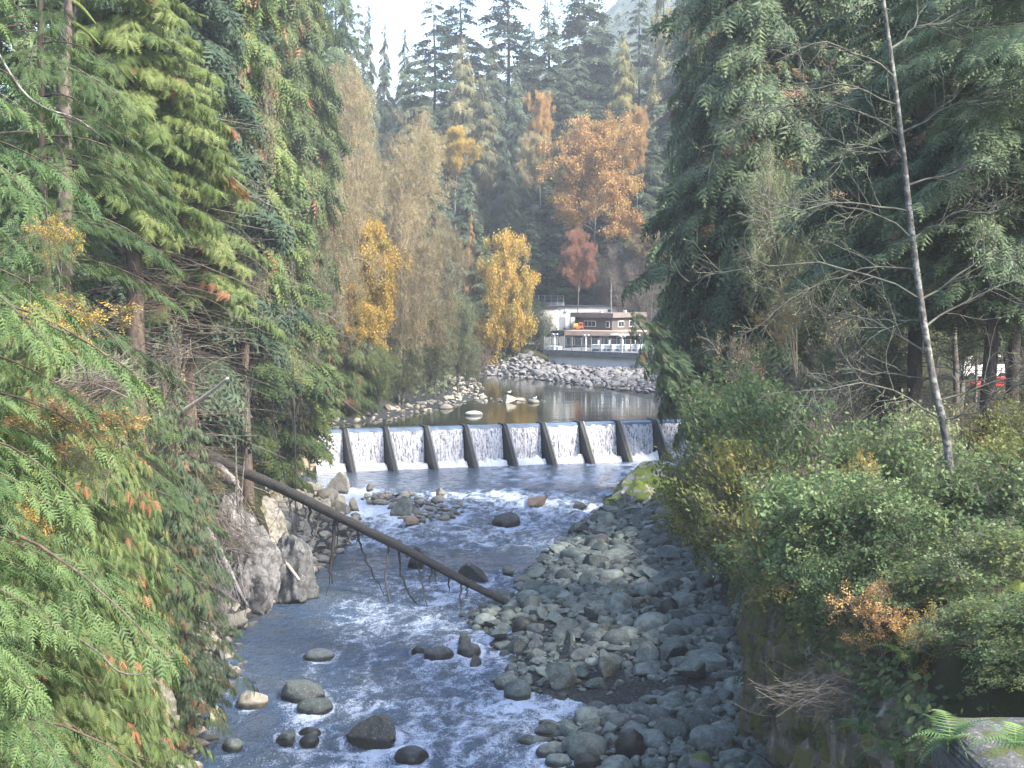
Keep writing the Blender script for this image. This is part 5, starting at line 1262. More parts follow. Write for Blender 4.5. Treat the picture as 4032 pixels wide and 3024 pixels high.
V['shr1'] = decid(71, 4.2, 2.8, 'shrub', 'twig', n=(9, 6, 5), leaves=1900, tpl=T_SHRUB, ls=.95, t0=.1, twig=.007, clump=.16, ups=(.25, .05, .0), lenf=(.9, .5, .28), stems=4, r0=.045)
V['shr2'] = decid(72, 4.2, 2.8, 'shrub', 'twig', n=(10, 6, 5), leaves=1700, tpl=T_SHRUB, ls=.9, t0=.1, twig=.007, clump=.16, ups=(.15, .0, .0), lenf=(.9, .5, .28), stems=5, r0=.045)
V['shr3'] = decid(73, 4.2, 2.8, 'shrub', 'twig', n=(9, 7, 5), leaves=2300, tpl=T_SHRUB, ls=.85, t0=.05, twig=.007, clump=.2, ups=(.2, .05, .0), lenf=(.9, .5, .28), stems=4, r0=.045)
for (v, px, tp, bt, dep, wp, mt_, lab) in [
 ('shr1', 735, 360, 520, 52, 140, None, 'upright leafy alder sapling with blue-green leaves beside the weir view'),
 ('shr2', 712, 430, 600, 50, 120, 'shrub_yellow', 'leaning shrub with small yellow leaves overhanging the gravel bar'),
 ('shr2', 690, 455, 560, 54, 90, 'shrub_yellow', 'outermost yellowing shrub tip over the mossy outcrop'),
 ('shr1', 770, 470, 590, 44, 170, None, 'broad green-leaved shrub on the cliff top above the gravel bar'),
 ('shr3', 830, 470, 640, 42, 160, None, 'dense green shrub right of the cliff-top one'),
 ('shr1', 890, 480, 640, 40, 150, None, 'round-leaved shrub below the mottled alder trunk'),
 ('shr3', 960, 450, 620, 42, 170, None, 'bright leafy shrub right of the alder trunk'),
 ('shr3', 1010, 430, 600, 46, 130, 'shrub_yellow', 'yellow-green shrub at the right edge'),
 ('shr2', 745, 500, 600, 48, 100, 'shrub_yellow', 'drooping shrub hanging down the cliff over the bar'),
 ('shr1', 800, 560, 640, 40, 90, None, 'hanging round-leaved branch in front of the dark cliff'),
 ('shr2', 985, 520, 680, 37, 140, 'shrub', 'tangled green shrub above the ferns at right'),
 ('shr3', 1010, 600, 740, 31, 130, 'shrub', 'low shrub at the right edge above the concrete block'),
 ('shr3', 690, 395, 500, 60, 90, None, 'green shrub top in front of the right end of the weir'),
 ('shr2', 920, 400, 560, 50, 130, 'alder_olive', 'dull olive shrub behind the mottled trunk foot'),
 ('shr3', 1000, 396, 520, 56, 110, 'shrub_yellow', 'light green shrub below the white van'),
 ('cedarRs', 634, 318, 470, 80, 92, None, 'leaning cedar whose boughs hide the right end of the terrace'),
 ('cedarRs', 690, 440, 570, 84, 90, None, 'little reddish-green cedar leaning over the upper end of the gravel bar'),
 ('cedarRs', 655, 520, 590, 78, 60, None, 'lowest leaning cedar bough over the gravel bar stones'),
 ('shr1', 690, 385, 520, 56, 120, None, 'large-leaved blue-green shrub in front of the right end of the weir'),
 ('shr3', 655, 470, 560, 60, 100, 'shrub_yellow', 'yellow-dotted shrub reaching over the mossy outcrop'),
 ('shr2', 960, 600, 700, 33, 120, None, 'leafy green shrub over the dark hollow at the lower right'),
 ('shr3', 1005, 640, 730, 30, 110, None, 'low leafy shrub beside the stone block'),
 ('shr2', 900, 560, 640, 38, 110, None, 'green shrub between the ferns and the orange vine maple'),
 ('shr1', 720, 500, 610, 52, 120, None, 'green shrub hanging over the middle of the gravel bar'),
 ('shr3', 860, 420, 560, 48, 150, None, 'green shrub behind the foot of the mottled trunk'),
]:
    isc = v == 'cedarRs'
    P = at(px, tp, dep); xc = float(np.interp(dep, [16, 30, 45, 58, 70, 80, 92, 114], [9.2, 9.4, 9.9, 10.8, 12.2, 13.6, 13.4, 13.2])) + .4
    xr = max(P[0] + .4, xc); zr = min(max(gz(xr + 1.0, dep), 2.0) - .2, P[2] - 1.2); zr = max(zr, at(px, bt + 20, dep)[2])
    ln = math.hypot(P[0] - xr, P[2] - zr); e = put(V[v], 'cedar_tree' if isc else 'leafy_shrub', lab, 'tree' if isc else 'shrub', xr, dep, zr, wp * dep / F / 2 / V[v]['R'], ln / V[v]['H'], 0, mat=mt_, tilt=(rng.uniform(-.15, .1), math.atan2(P[0] - xr, P[2] - zr)))
for (px, tp, dep, wp, lab) in [(790, 300, 72, 140, 'bare brown brush under the big dark cedar'), (830, 330, 60, 150, 'tangle of bare brush left of the mottled trunk'), (800, 400, 56, 140, 'low bare brush above the cliff shrubs'),
                               (890, 360, 58, 130, 'bare brush behind the mottled trunk'), (965, 380, 60, 120, 'thin bare brush right of the mottled trunk'), (775, 440, 62, 90, 'bare reddish brush at the cliff edge')]:
    place(V['bare2' if px % 20 else 'bare'], 'bare_shrub', lab, px, tp, dep, wp, cat='bush')
for (px, py, dep, wp, mt_, lab) in [(885, 610, 37, 110, 'maple_orange', 'orange-leaved vine maple above the fern on the right cliff'), (925, 635, 36, 90, 'maple_yellow', 'yellow vine maple right of the orange one'),
                                    (860, 640, 38, 60, 'shrub_yellow', 'pale yellow sprig at the left of the orange vine maple'), (785, 320, 60, 60, 'maple_orange', 'little orange-brown maple spray in the dark cedar'),
                                    (860, 478, 44, 50, 'maple_yellow', 'single cluster of yellow leaves over the right bank shrubs')]:
    P = at(px, py, dep); put(V['vine'], 'vine_maple', lab, 'shrub', P[0], P[1], P[2] - 1.5, wp * dep / F / 2 / V['vine']['R'], .5, rng.uniform(0, 6), mat=mt_)

# ferns
def fern_blade():
    n = 16; V_ = []; T_ = []
    for i in range(n):
        x = .06 + .9 * i / (n - 1); z = .55 * x - .75 * x * x; l = .20 * math.sin(PI * min(1, .25 + x * .8)) * (1.15 - x) + .015
        for s in (-1, 1):
            k = len(V_); V_ += [(x - .018, 0, z), (x + .018, 0, z), (x + l * .35, s * l, z - .12 * l)]; T_.append((k, k + 1, k + 2) if s < 0 else (k, k + 2, k + 1))
    for i in range(8):
        x0, x1 = i / 8, (i + 1) / 8; k = len(V_); f = lambda x: .55 * x - .75 * x * x
        V_ += [(x0, -.008, f(x0)), (x0, .008, f(x0)), (x1, 0, f(x1))]; T_.append((k, k + 1, k + 2))
    return np.array(V_), np.array(T_)
FB = []
for i in range(4):
    v_, t_ = fern_blade(); g = Geo(); g.add(v_ * np.array([1, 1 + .2 * i, 1 + .25 * (i - 1)]), t_, .2 + .25 * i); FB.append(g.mesh('frond', M['fern']))
def fern(px, py, dep, size, lab, seed):
    P = at(px, py, dep); r = np.random.default_rng(seed)
    e = thing('sword_fern', lab, 'fern', tuple(P), group='sword ferns on the right bank')
    for k in range(13):
        o = link('frond', FB[k % 4], e); o.rotation_euler = (r.uniform(-.25, .25), r.uniform(-.5, .25), k * 2 * PI / 13 + r.uniform(-.2, .2)); s = size * r.uniform(.7, 1.15); o.scale = (s, s, s)
for i, a in enumerate([(905, 655, 36, 1.2, 'brightest sword fern under the orange vine maple'), (880, 690, 36, .9, 'sword fern just below the brightest one'), (885, 582, 40, 1.2, 'sword fern with long arching fronds above the orange vine maple'),
                       (930, 590, 39, 1.1, 'shaded fern right of the arching one'), (975, 600, 36, 1.1, 'yellowish fern in the middle of the right slope'), (1000, 560, 38, 1.1, 'fern below the mossy stump'),
                       (950, 740, 27, 1.0, 'fern on the left corner of the stone block'), (985, 745, 28, .9, 'fern over the middle of the stone block'), (1015, 745, 24, 1.1, 'fern at the bottom right corner'),
                       (810, 575, 46, 1.0, 'blue-green fern hanging at the cliff top'), (860, 728, 35, .9, 'fern clinging half way down the cliff'), (890, 750, 33, .9, 'lower fern in the cliff crevice'), (1000, 655, 31, 1.0, 'fern at the right edge above the low shrub'), (850, 560, 44, 1.0, 'dim fern behind the hanging branch')]):
    fern(*a, seed=i + 50)

# concrete block bottom right, stump, twig heap
Pc = at(990, 760, 24)
m_ab = cliff_mat()
g = Geo(); V0, T0 = ICO[5]; q = V0.copy(); q = np.sign(q) * np.abs(q) ** .25; q /= np.abs(q).max(1).mean()
q = q * np.array([1.7, 2.6, 2.2]); q += (fbm(q[:, 0] * 2, q[:, 1] * 2, q[:, 2] * 2, seed=4) * .25)[:, None] * V0
g.add(q, T0, .2); o = g.obj('stone_block', rock_mat('mossy_dark_block', [(.04, .04, .042), (.08, .08, .08)], moss=.12, mosscol=(.03, .035, .01), wet=False), smooth=True, sharp=.6); o.location = (10.3, 25.8, at(985, 772, 25)[2] - 2.2); tag(o, 'big dark stained stone block at the bottom right corner under the ferns', 'stone block')
def simple_tube(name, mat, pts, radii, parent=None, sides=8, n=24, label=None, cat=None, noise_=.0, seed=0):
    p = curve(pts, n); org = p[0].copy(); p = p - org
    rr = np.interp(np.linspace(0, 1, n), np.linspace(0, 1, len(radii)), radii)
    r = np.random.default_rng(seed); p = p + r.normal(0, noise_, p.shape) * (np.arange(n) > 0)[:, None]
    g = Geo(); tubes(g, p[None], rr[None], sides)
    o = g.obj(name, M[mat], None, smooth=True); o.location = org
    if parent is not None: o.parent = parent; o.location = Vector(org) - parent.location
    if label: tag(o, label, cat)
    return o
st = thing('mossy_stump', 'broken mossy stump at the right edge among the shrubs', 'stump', tuple(at(1013, 585, 38)))
simple_tube('trunk', 'moss', [at(1013, 585, 38), at(1012, 560, 38), at(1015, 538, 38)], [.5, .38, .34], st, 10, noise_=.03)
simple_tube('broken_limb', 'moss', [at(1010, 552, 38), at(985, 544, 37.5), at(970, 540, 37)], [.12, .09, .03], st, 6)
def twig_heap(name, label, c, n, L, seed, mat, spread, r0=.012, dirx=(1, 0, -.1)):
    r = np.random.default_rng(seed); D = np.array(dirx) + r.normal(0, .35, (n, 3)); D /= np.linalg.norm(D, axis=1, keepdims=True)
    S0 = r.normal(0, 1, (n, 3)) * spread; t = np.linspace(0, 1, 7)[None, :, None]; ln = (L * r.uniform(.4, 1, n))[:, None, None]
    cur_ = r.normal(0, .25, (n, 1, 3)); P = S0[:, None] + D[:, None] * ln * (t - .5) + cur_ * ln * (t - .5) ** 2 * 2
    g = Geo(); tubes(g, P, (r0 * r.uniform(.6, 1.6, n))[:, None] * np.linspace(1.2, .5, 7)[None], 4)
    o = g.obj(name, M[mat], smooth=True); o.location = c; tag(o, label, 'brush', kind='stuff'); return o
twig_heap('dead_brush', 'heap of fine grey dead twigs on the cliff below the orange vine maple', at(858, 690, 37), 300, 2.4, 1, 'bark_grey', np.array([.9, .6, .24]), .0045, (1, 0, .15))
twig_heap('dead_brush', 'bundle of bare grey twigs hanging to the water left of the pale rock face', at(218, 590, 80), 120, 3.6, 2, 'wood_grey', np.array([.6, .6, .7]), .02, (.25, 0, -1))
twig_heap('dead_brush', 'tangle of dead brush over the rock face below the broken log', at(222, 535, 86), 200, 4, 3, 'twig', np.array([1.3, 1.0, .8]), .02, (.5, 0, -.6))
twig_heap('dead_brush', 'fine dead twigs fanning off the bare trunks in the dark gap of the left forest', at(160, 275, 72), 420, 6, 5, 'twig', np.array([2.2, 2.0, 4.2]), .014, (1, 0, -.1))
twig_heap('dead_brush', 'grey dead brush tangle between the left cedars', at(98, 385, 34), 200, 1.6, 4, 'twig', np.array([.35, .3, .2]), .008, (-.8, 0, -.4))

# ------------------------------------------------------------------ undergrowth on the banks
def undergrowth(name, label, n, xr, yr, seed, mat, size, tpl=T_SHRUB, dmin=.8, lift=.2, pool=False):
    r = np.random.default_rng(seed); x = r.uniform(*xr, n); y = yr[0] + (yr[1] - yr[0]) * r.random(n)
    d = sdpoly(FLOOR, x, y) if not pool else sdpoly(POOL, x, y)
    ok = (d > dmin) & (vn(x * .4, y * .4, seed=seed) > .25); x, y, d = x[ok], y[ok], d[ok]; n = len(x)
    z = ground(x, y) + r.uniform(-.1, lift * 2, n) * size
    X = r.normal(size=(n, 3)); X[:, 2] = X[:, 2] * .3 + .1; Z = r.normal(0, .35, (n, 3)) + np.array([0, 0, 1])
    g = Geo(); scatter(g, tpl, np.stack([x, y, z], -1), X, Z, size * r.uniform(.6, 1.4, n), r.random(n))
    o = g.obj(name, M[mat]); tag(o, label, 'undergrowth', kind='stuff')
undergrowth('undergrowth', 'low mixed leaves covering the right bank behind the cliff', 10500, (8, 32), (18, 110), 1, 'under', 1.1, lift=.5, tpl=T_LEAF)
undergrowth('undergrowth', 'low mixed leaves and moss covering the left bank', 9000, (-38, -13), (25, 150), 2, 'under', 1.7, tpl=T_LEAF, lift=.3, dmin=2.0)
undergrowth('undergrowth', 'scrub covering the slope behind the buildings', 3000, (-45, 45), (268, 330), 3, 'under', 2.2, tpl=T_TUFT, dmin=6, lift=.5, pool=True)
undergrowth('undergrowth', 'scrub at the foot of the trees left of the pool', 2500, (-55, 0), (160, 262), 4, 'alder_olive', 1.3, tpl=T_TUFT, dmin=3.2, lift=.4, pool=True)
# moss and small plants hanging on the right cliff
r = np.random.default_rng(8); n = 2600; yy = r.uniform(24, 112, n); xx = np.interp(yy, [16, 30, 45, 58, 70, 80, 92, 114], [9.0, 9.2, 9.6, 10.4, 11.8, 13.2, 13.0, 12.8]) + r.normal(.1, .35, n)
zt_ = np.interp(yy, [16, 30, 45, 58, 70, 80, 92, 114], [12.5, 11.5, 10.3, 8.6, 7.2, 6.0, 5.4, 4.4]); zz = zt_ * (1 - r.random(n) ** 2.2 * .8)
g = Geo(); scatter(g, T_SHRUB, np.stack([xx, yy, zz], -1), np.stack([-1 + r.normal(0, .4, n), r.normal(0, .8, n), -1 + 0 * xx], -1), np.tile([-1., -.3, .6], (n, 1)) + r.normal(0, .3, (n, 3)), r.uniform(.5, 1.3, n), r.random(n) * .8)
tag(g.obj('cliff_plants', M['under']), 'small plants and moss hanging over the edge of the right cliff', 'undergrowth', kind='stuff')

# ------------------------------------------------------------------ fallen logs
A = at(192, 447, 99); B = onz(508, 603, .8)
log = thing('fallen_log', 'long dark fallen conifer trunk slanting from the left bank down to the gravel bar', 'log', tuple(A))
def logp(px):
    t0, t1 = 0., 1.
    for _ in range(40):
        m_ = (t0 + t1) / 2
        if pix(A + (B - A) * m_)[0] < px: t0 = m_
        else: t1 = m_
    return A + (B - A) * t0
mid = (A + B) / 2 + np.array([0, 0, .12])
p = curve([A, A + (B - A) * .12 + [0, 0, -.05], A + (B - A) * .3 + [.05, 0, .16], mid + [0, 0, .05], A + (B - A) * .7 + [0, 0, .18], A + (B - A) * .86 + [0, 0, .02], B], 60)
g = Geo(); rad = np.linspace(.42, .22, 60) * (1 + .10 * fbm(np.arange(60) * .35, np.zeros(60), seed=4) * 2); tubes(g, (p - A)[None], rad[None], 16)
Vt = g.V[0]; Vt += (fbm(Vt[:, 0] * 4, Vt[:, 1] * 4, Vt[:, 2] * 4, seed=6) * .10)[:, None].astype(np.float32)
g.obj('trunk', M['bark_log'], log, smooth=True)
def r3(dx, dy): return (152 + dx * .172, 508 + dy * .172)
for i, (pts, rad) in enumerate([([(915, 20), (925, 110), (945, 190)], .07), ([(985, 60), (950, 150), (900, 260), (880, 400)], .045), ([(1072, 100), (1050, 260), (1040, 360), (1052, 450)], .09), ([(1150, 140), (1150, 180), (1158, 215)], .07),
                       ([(1190, 160), (1225, 260), (1280, 370), (1350, 510)], .055), ([(1375, 250), (1362, 380), (1385, 560), (1465, 735)], .06), ([(1435, 280), (1450, 400), (1520, 530), (1590, 640)], .055), ([(1540, 350), (1575, 460), (1600, 560), (1630, 670)], .045),
                       ([(1632, 385), (1615, 415), (1603, 445)], .05), ([(1640, 385), (1650, 415), (1658, 440)], .05), ([(1725, 425), (1728, 450), (1730, 475)], .05), ([(1800, 460), (1795, 560), (1805, 680), (1818, 765)], .045), ([(1830, 470), (1832, 495), (1828, 515)], .05),
                       ([(1195, 175), (1180, 270), (1150, 400)], .035), ([(1095, 112), (1060, 300), (1000, 560)], .035), ([(880, -40), (890, 60), (870, 200)], .04), ([(820, -80), (800, 0), (815, 120)], .035), ([(1300, 225), (1330, 200), (1350, 170)], .04), ([(1470, 300), (1480, 285), (1500, 280)], .04)]):
    q = [r3(*a) for a in pts]; base = logp(q[0][0]); dep = base[1]
    P = [base] + [at(a, b, dep - .25 * j) for j, (a, b) in enumerate(q)][1:]
    simple_tube('branch', 'bark_grey' if i % 2 else 'bark_log', P, [rad * 1.5, rad * 1.15, rad * .5], log, 5, 14, noise_=.05, seed=i)
l2 = thing('broken_log', 'shorter grey weathered log with a splintered end beside the top of the fallen trunk', 'log', tuple(at(190, 448, 93)))
simple_tube('trunk', 'wood_grey', [at(190, 448, 93), at(215, 466, 92.5), at(236, 484, 92)], [.30, .36, .30], l2, 10, noise_=.02)
simple_tube('splinter', 'wood_grey', [at(234, 482, 92), at(242, 491, 91.8)], [.2, .03], l2, 5, 6)
simple_tube('splinter', 'wood_grey', [at(236, 480, 92), at(240, 494, 91.8)], [.16, .02], l2, 5, 6)
simple_tube('leaning_pole', 'wood_grey', [at(196, 510, 86), at(222, 556, 84), at(236, 585, 83), at(248, 606, 82.5)], [.24, .2, .15, .05], None, 8, label='dead barkless pole leaning down the bank to the pale rock face', cat='log')
simple_tube('fallen_branch', 'wood_pale', [at(270, 540, 92), at(284, 560, 90.5), at(299, 580, 89)], [.18, .14, .1], None, 7, label='short reddish pole wedged between rocks right of the dark rock knob', cat='log')
simple_tube('drift_log', 'bark', [at(342, 400, 152), at(352, 408, 151), at(362, 416, 150)], [.16, .14, .08], None, 7, label='short driftwood log lying on the pool shore stones', cat='log')
simple_tube('snapped_sapling', 'wood_pale', [at(172, 418, 62), at(205, 396, 61), at(228, 378, 60)], [.10, .08, .05], None, 6, label='snapped sapling with a white splintered tip above the log', cat='log')
simple_tube('bent_branch', 'bark_grey', [at(55, 625, 30), at(95, 650, 29.5), at(120, 672, 29.3), at(150, 672, 29.3), at(178, 650, 29.5)], [.026, .024, .02, .016, .008], None, 6, label='long curved bare branch bowing across the lower left boughs', cat='branch')
simple_tube('bare_branch', 'bark_alder', [at(-10, 40, 24), at(20, 88, 24.3), at(45, 108, 24.5), at(75, 118, 24.8), at(100, 135, 25)], [.026, .024, .02, .015, .006], None, 6, label='pale lichen-covered branch curving in at the upper left corner', cat='branch')
sn = thing('snag', 'pinkish broken dead trunk with mossy limbs at the upper left', 'tree', tuple(at(60, 70, 33)))
zs_ = gz(at(60, 70, 57)[0], 57) - .3; b_ = at(62, 200, 57); b_[2] = zs_
sn.location = b_
simple_tube('trunk', 'snag_wood', [b_, at(64, 150, 57), at(66, 45, 57), at(70, 10, 57), at(72, -60, 57)], [.34, .3, .26, .22, .18], sn, 10, noise_=.015)
for k_, (a, b, c_) in enumerate([((68, 20), (85, 30), (100, 45)), ((68, 48), (90, 62), (112, 66)), ((70, 0), (82, 8), (96, 24))]):
    simple_tube('limb', 'moss', [at(*a, 57), at(*b, 56.7), at(*c_, 56.4)], [.11, .08, .03], sn, 6)

# ------------------------------------------------------------------ hatchery terrace and buildings
m_conc = plain('weathered_concrete', (.55, .56, .56), .85, .12, .6, .3)
m_deck = plain('dark_concrete_edge', (.14, .15, .16), .85, .2, 1, .3)
m_brown = plain('brown_cladding', (.10, .085, .08), .8, .12, 2)
m_fascia = plain('brown_fascia', (.18, .15, .135), .8, .12, 1)
m_tan = plain('tan_fascia', (.33, .26, .21), .8, .12, 1)
m_white = plain('white_paint', (.75, .76, .78), .5, .04, 2)
m_blue = plain('blue_panel', (.42, .55, .68), .5, .08, 2)
m_blackp = plain('black_panel', (.03, .03, .035), .6, .1, 2)
m_orange = plain('orange_paint', (.55, .12, .03), .5, .1, 3)
m_yellow = plain('yellow_paint', (.6, .38, .03), .5, .1, 3)
m_metal = plain('galvanised_metal', (.38, .40, .42), .45, .1, 4, 0, .6)
m_rub = plain('black_rubber', (.02, .02, .02), .8, .1, 4)
gm, t, out = mat_new('window_glass')
p_ = N(t, 'ShaderNodeBsdfPrincipled'); p_.inputs['Base Color'].default_value = (.03, .035, .04, 1); p_.inputs['Roughness'].default_value = .08; t.links.new(p_.outputs[0], out.inputs[0]); m_glass = gm
gm, t, out = mat_new('clear_glass_panel')
p_ = N(t, 'ShaderNodeBsdfPrincipled'); p_.inputs['Base Color'].default_value = (.8, .84, .84, 1); p_.inputs['Roughness'].default_value = .1
tr_n = t.nodes.new('ShaderNodeBsdfTransparent'); tr_n.inputs[0].default_value = (.97, .98, .98, 1); mx_ = t.nodes.new('ShaderNodeMixShader'); mx_.inputs[0].default_value = .05
t.links.new(tr_n.outputs[0], mx_.inputs[1]); t.links.new(p_.outputs[0], mx_.inputs[2]); t.links.new(mx_.outputs[0], out.inputs[0]); m_pane = gm
def bx(name, parent, x0, x1, y0, y1, z0, z1, mat):
    g = Geo(); cx, cy_, cz = (x0 + x1) / 2, (y0 + y1) / 2, z0
    box(g, x0 - cx, x1 - cx, y0 - cy_, y1 - cy_, 0, z1 - z0)
    if min(x1 - x0, y1 - y0, z1 - z0) > .5 or True:
        pass
    o = g.obj(name, mat, parent); o.location = (cx, cy_, cz); return o
DZ = 8.4
A0 = onz(542.6, 349.5, DZ); A1 = onz(651, 353.7, DZ); dv = A1 - A0; Lt = float(np.hypot(dv[0], dv[1])); rzt = math.atan2(dv[1], dv[0])
LT = Lt * 1.45
ter = thing('terrace', 'grey concrete terrace with a dark overhanging deck edge above the riprap', 'terrace', tuple(A0), rzt)
bx('deck_slab', ter, 0, LT, 0, 22, -.85, 0, m_deck)
g = Geo(); prism(g, [np.array(q) for q in [(.7, .9, -.852), (1.0, .2, -5.5), (1.0, 3, -5.5), (.7, 3, -.852)]], [np.array(q) for q in [(LT - .3, .9, -.852), (LT, .2, -5.5), (LT, 3, -5.5), (LT - .3, 3, -.852)]])
g.obj('wall', m_conc, ter)
for k in range(9):
    xk = 2.6 + k * 2.35
    g = Geo(); prism(g, [np.array(q) for q in [(xk, .86, -1.4), (xk, .50, -3.9), (xk, 1.2, -3.9), (xk, 1.2, -1.4)]], [np.array(q) for q in [(xk + .16, .86, -1.4), (xk + .16, .50, -3.9), (xk + .16, 1.2, -3.9), (xk + .16, 1.2, -1.4)]]); g.obj('drain_slot', m_blackp, ter)
rail = thing('glass_railing', 'tall glass panel fence with pale posts along the terrace edge', 'fence', tuple(A0), rzt)
nxp = 17
xs_ = np.linspace(.15, LT - .2, nxp)
for k, xk in enumerate(xs_):
    po = bx('post', rail, xk - .07, xk + .07, .12, .26, .003, 2.35, m_tan if k % 2 else m_metal)
    if k < nxp - 1:
        bx('glass_panel', rail, xk + .09, xs_[k + 1] - .09, .17, .20, .15, 2.2, m_pane)
        bx('rail', rail, xk + .075, xs_[k + 1] - .075, .15, .22, .95, 1.02, m_metal)
        bx('rail', rail, xk + .075, xs_[k + 1] - .075, .15, .22, 2.22, 2.28, m_metal)
for k in range(3):
    bx('post', rail, .08, .20, 2 + k * 2.2, 2.12 + k * 2.2, .003, 2.35, m_metal)
    bx('glass_panel', rail, .12, .15, .3 + k * 2.2 - (0 if k else 0), 1.95 + k * 2.2, .15, 2.2, m_pane)
for k, (px, nm) in enumerate([(555.4, 'white double-headed lamp post on the terrace, leftmost'), (587.4, 'white double-headed lamp post in the middle of the terrace'), (623.6, 'white double-headed lamp post near the overhanging cedar boughs')]):
    xk = Lt * (px - 542.6) / (651 - 542.6)
    P_ = A0 + dv / Lt * xk; e = thing('lamp_post', nm, 'lamp', (P_[0], P_[1] + .6, DZ), rzt)
    bx('pole', e, -.08, .08, -.08, .08, 0, 2.7, m_white); bx('arm', e, -.42, .42, -.04, .04, 2.70, 2.76, m_white)
    for s in (-1, 1): bx('lamp_head', e, s * .42 - .22, s * .42 + .22, -.14, .14, 2.762, 2.90, m_white)
# fish tanks
for k, (px, wd, blue, lab) in enumerate([(556, 2.2, 0, 'low white trough at the left end of the terrace'), (596, 2.0, 0, 'white rearing tank right of the middle lamp post'), (607, 2.4, 1, 'pale blue rearing tank in the middle of the terrace'),
                                 (620, 2.4, 0, 'white rearing tank in front of the third lamp post'), (632, 2.4, 0, 'white rearing tank right of the third lamp post'), (645, 2.6, 1, 'blue-white rearing tank half behind the cedar boughs')]):
    P_ = onz(px, 347.5, DZ); P_ = at(px, 347.5, 251) ; e = thing('fish_tank', lab, 'tank', (P_[0], 247 if px > 580 else 253, DZ + .004), rzt)
    mt2 = m_blue if blue else m_white
    h = .45 if px < 580 else 1.0
    bx('basin', e, -wd / 2, wd / 2, -.6, .6, .35 if h > .5 else 0, h, mt2)
    bx('rim', e, -wd / 2 - .06, wd / 2 + .06, -.66, .66, h + .002, h + .1, m_white)
    if h > .5:
        for s in (-1, 0, 1): bx('leg', e, s * wd * .4 - .06, s * wd * .4 + .06, -.5, .5, 0, .348, m_metal)
        bx('inlet_pipe', e, -.1, .1, .2, .4, h + .1, h + .9, m_white)
# lower building
Lo = at(553, 330, 262); lb = thing('hatchery_building', 'low building with a tan and black fascia band behind the glass fence', 'building', (Lo[0], 262, DZ), rzt * .6)
WL = 24.0
bx('wall', lb, .8, WL, 1.2, 9, 0.004, 2.2, m_brown)
bx('roof', lb, 2.3, WL + .5, 0, 9.5, 2.2, 3.05, m_tan)
bx('roof', lb, -.5, 2.298, .1, 9.4, 2.2, 3.0, m_blackp)
for k in range(6):
    x_ = 2.2 + k * 3.3
    f_ = bx('window', lb, x_, x_ + 1.7, 1.12, 1.198, .3, 2.0, m_white)
    for q_ in range(2): bx('pane', f_, -.75 + q_ * .8, -.05 + q_ * .8, -.06, -.041, .12, 1.58, m_glass)
bx('white_canopy', lb, 11.5, 17, -.6, -.01, 2.35, 2.6, m_white)
# upper storey: corner towards the camera
Cn = at(612, 330, 262); ub = thing('brown_building', 'brown flat-roofed upper building with white windows and a mast', 'building', (Cn[0], 262.4, DZ + 3.052), math.radians(52))
bx('wall', ub, 0, 10.2, 0, 8.3, 0, 2.35, m_brown)
bx('roof', ub, -.75, 10.9, -.75, 9.0, 2.352, 3.2, m_fascia)
def win(parent, ax, a0, a1, z0, z1, npan, off=0):
    if ax == 'x':
        f_ = bx('window', parent, a0, a1, -.08, -.003, z0, z1, m_white); wd = (a1 - a0)
        for q_ in range(npan): bx('pane', f_, -wd / 2 + .08 + q_ * (wd - .08) / npan, -wd / 2 + (q_ + 1) * (wd - .08) / npan, -.06, -.042, .1, z1 - z0 - .1, m_glass)
    else:
        f_ = bx('window', parent, -.08, -.003, a0, a1, z0, z1, m_white); wd = a1 - a0
        for q_ in range(npan): bx('pane', f_, -.06, -.042, -wd / 2 + .08 + q_ * (wd - .08) / npan, -wd / 2 + (q_ + 1) * (wd - .08) / npan, .1, z1 - z0 - .1, m_glass)
win(ub, 'x', 2.0, 4.0, .55, 1.7, 2); win(ub, 'x', 5.8, 7.6, .55, 1.7, 2)
win(ub, 'y', 3.6, 6.3, .6, 1.7, 3); win(ub, 'y', .5, 1.3, .5, 1.7, 1)
for nm_, (x_, y_) in (('roof_vent', (1.0, 3.0)), ('roof_vent', (6, 1.0))): bx(nm_, ub, x_, x_ + .5, y_, y_ + .5, 3.202, 3.6, m_white)
simple_tube('mast', 'wood_grey', [at(611, 314, 262.2), at(611, 298, 262.2), at(611.3, 283, 262.2)], [.11, .09, .06], None, 8, label='tall thin grey mast rising at the corner of the brown building', cat='mast')
# concrete building behind
Gb = at(555, 328, 272); zb_ = 10.5; gb = thing('concrete_building', 'long grey concrete building with a dark roof edge behind the brown one', 'building', (Gb[0], 272, zb_), .0)
bx('wall', gb, 0, 13.5, 0, 8, -2, 5.2, m_conc); bx('roof', gb, -.4, 15, -.4, 8.4, 5.202, 5.5, m_blackp)
bx('door', gb, .9, 2.0, -.07, -.003, .6, 3.2, m_metal)
for k in range(6): bx('rib', gb, 2.9 + k * 1.0, 3.0 + k * 1.0, -.06, -.003, .8, 3.3, m_blackp)
bx('window', gb, 10.2, 11.0, -.06, -.003, 3.9, 4.6, m_glass)
for k in (.2, 2.0): bx('wall_lamp', gb, k, k + .4, -.35, -.003, 4.2, 4.6, m_white)
m_pale = plain('warm_pale_concrete', (.48, .45, .41), .85, .1, .8)  # pale, slightly warm concrete with faint mottling
ga = thing('pale_building', 'pale concrete block at the left of the grey building, half behind bushes', 'building', (at(522, 328, 270)[0], 270, zb_), .0)
bx('wall', ga, 0, 6.6, 0, 9, -2, 5.0, m_pale); bx('roof', ga, -.3, 6.8, -.4, 9.4, 5.002, 5.35, m_blackp); bx('roof_kerb', ga, 3.0, 8.2, 1, 6, 5.352, 5.95, m_deck)
rf = thing('roof_fence', 'wire fence with thin posts on top of the pale building', 'fence', (at(526, 305, 270)[0], 270.6, zb_ + 5.36), 0)
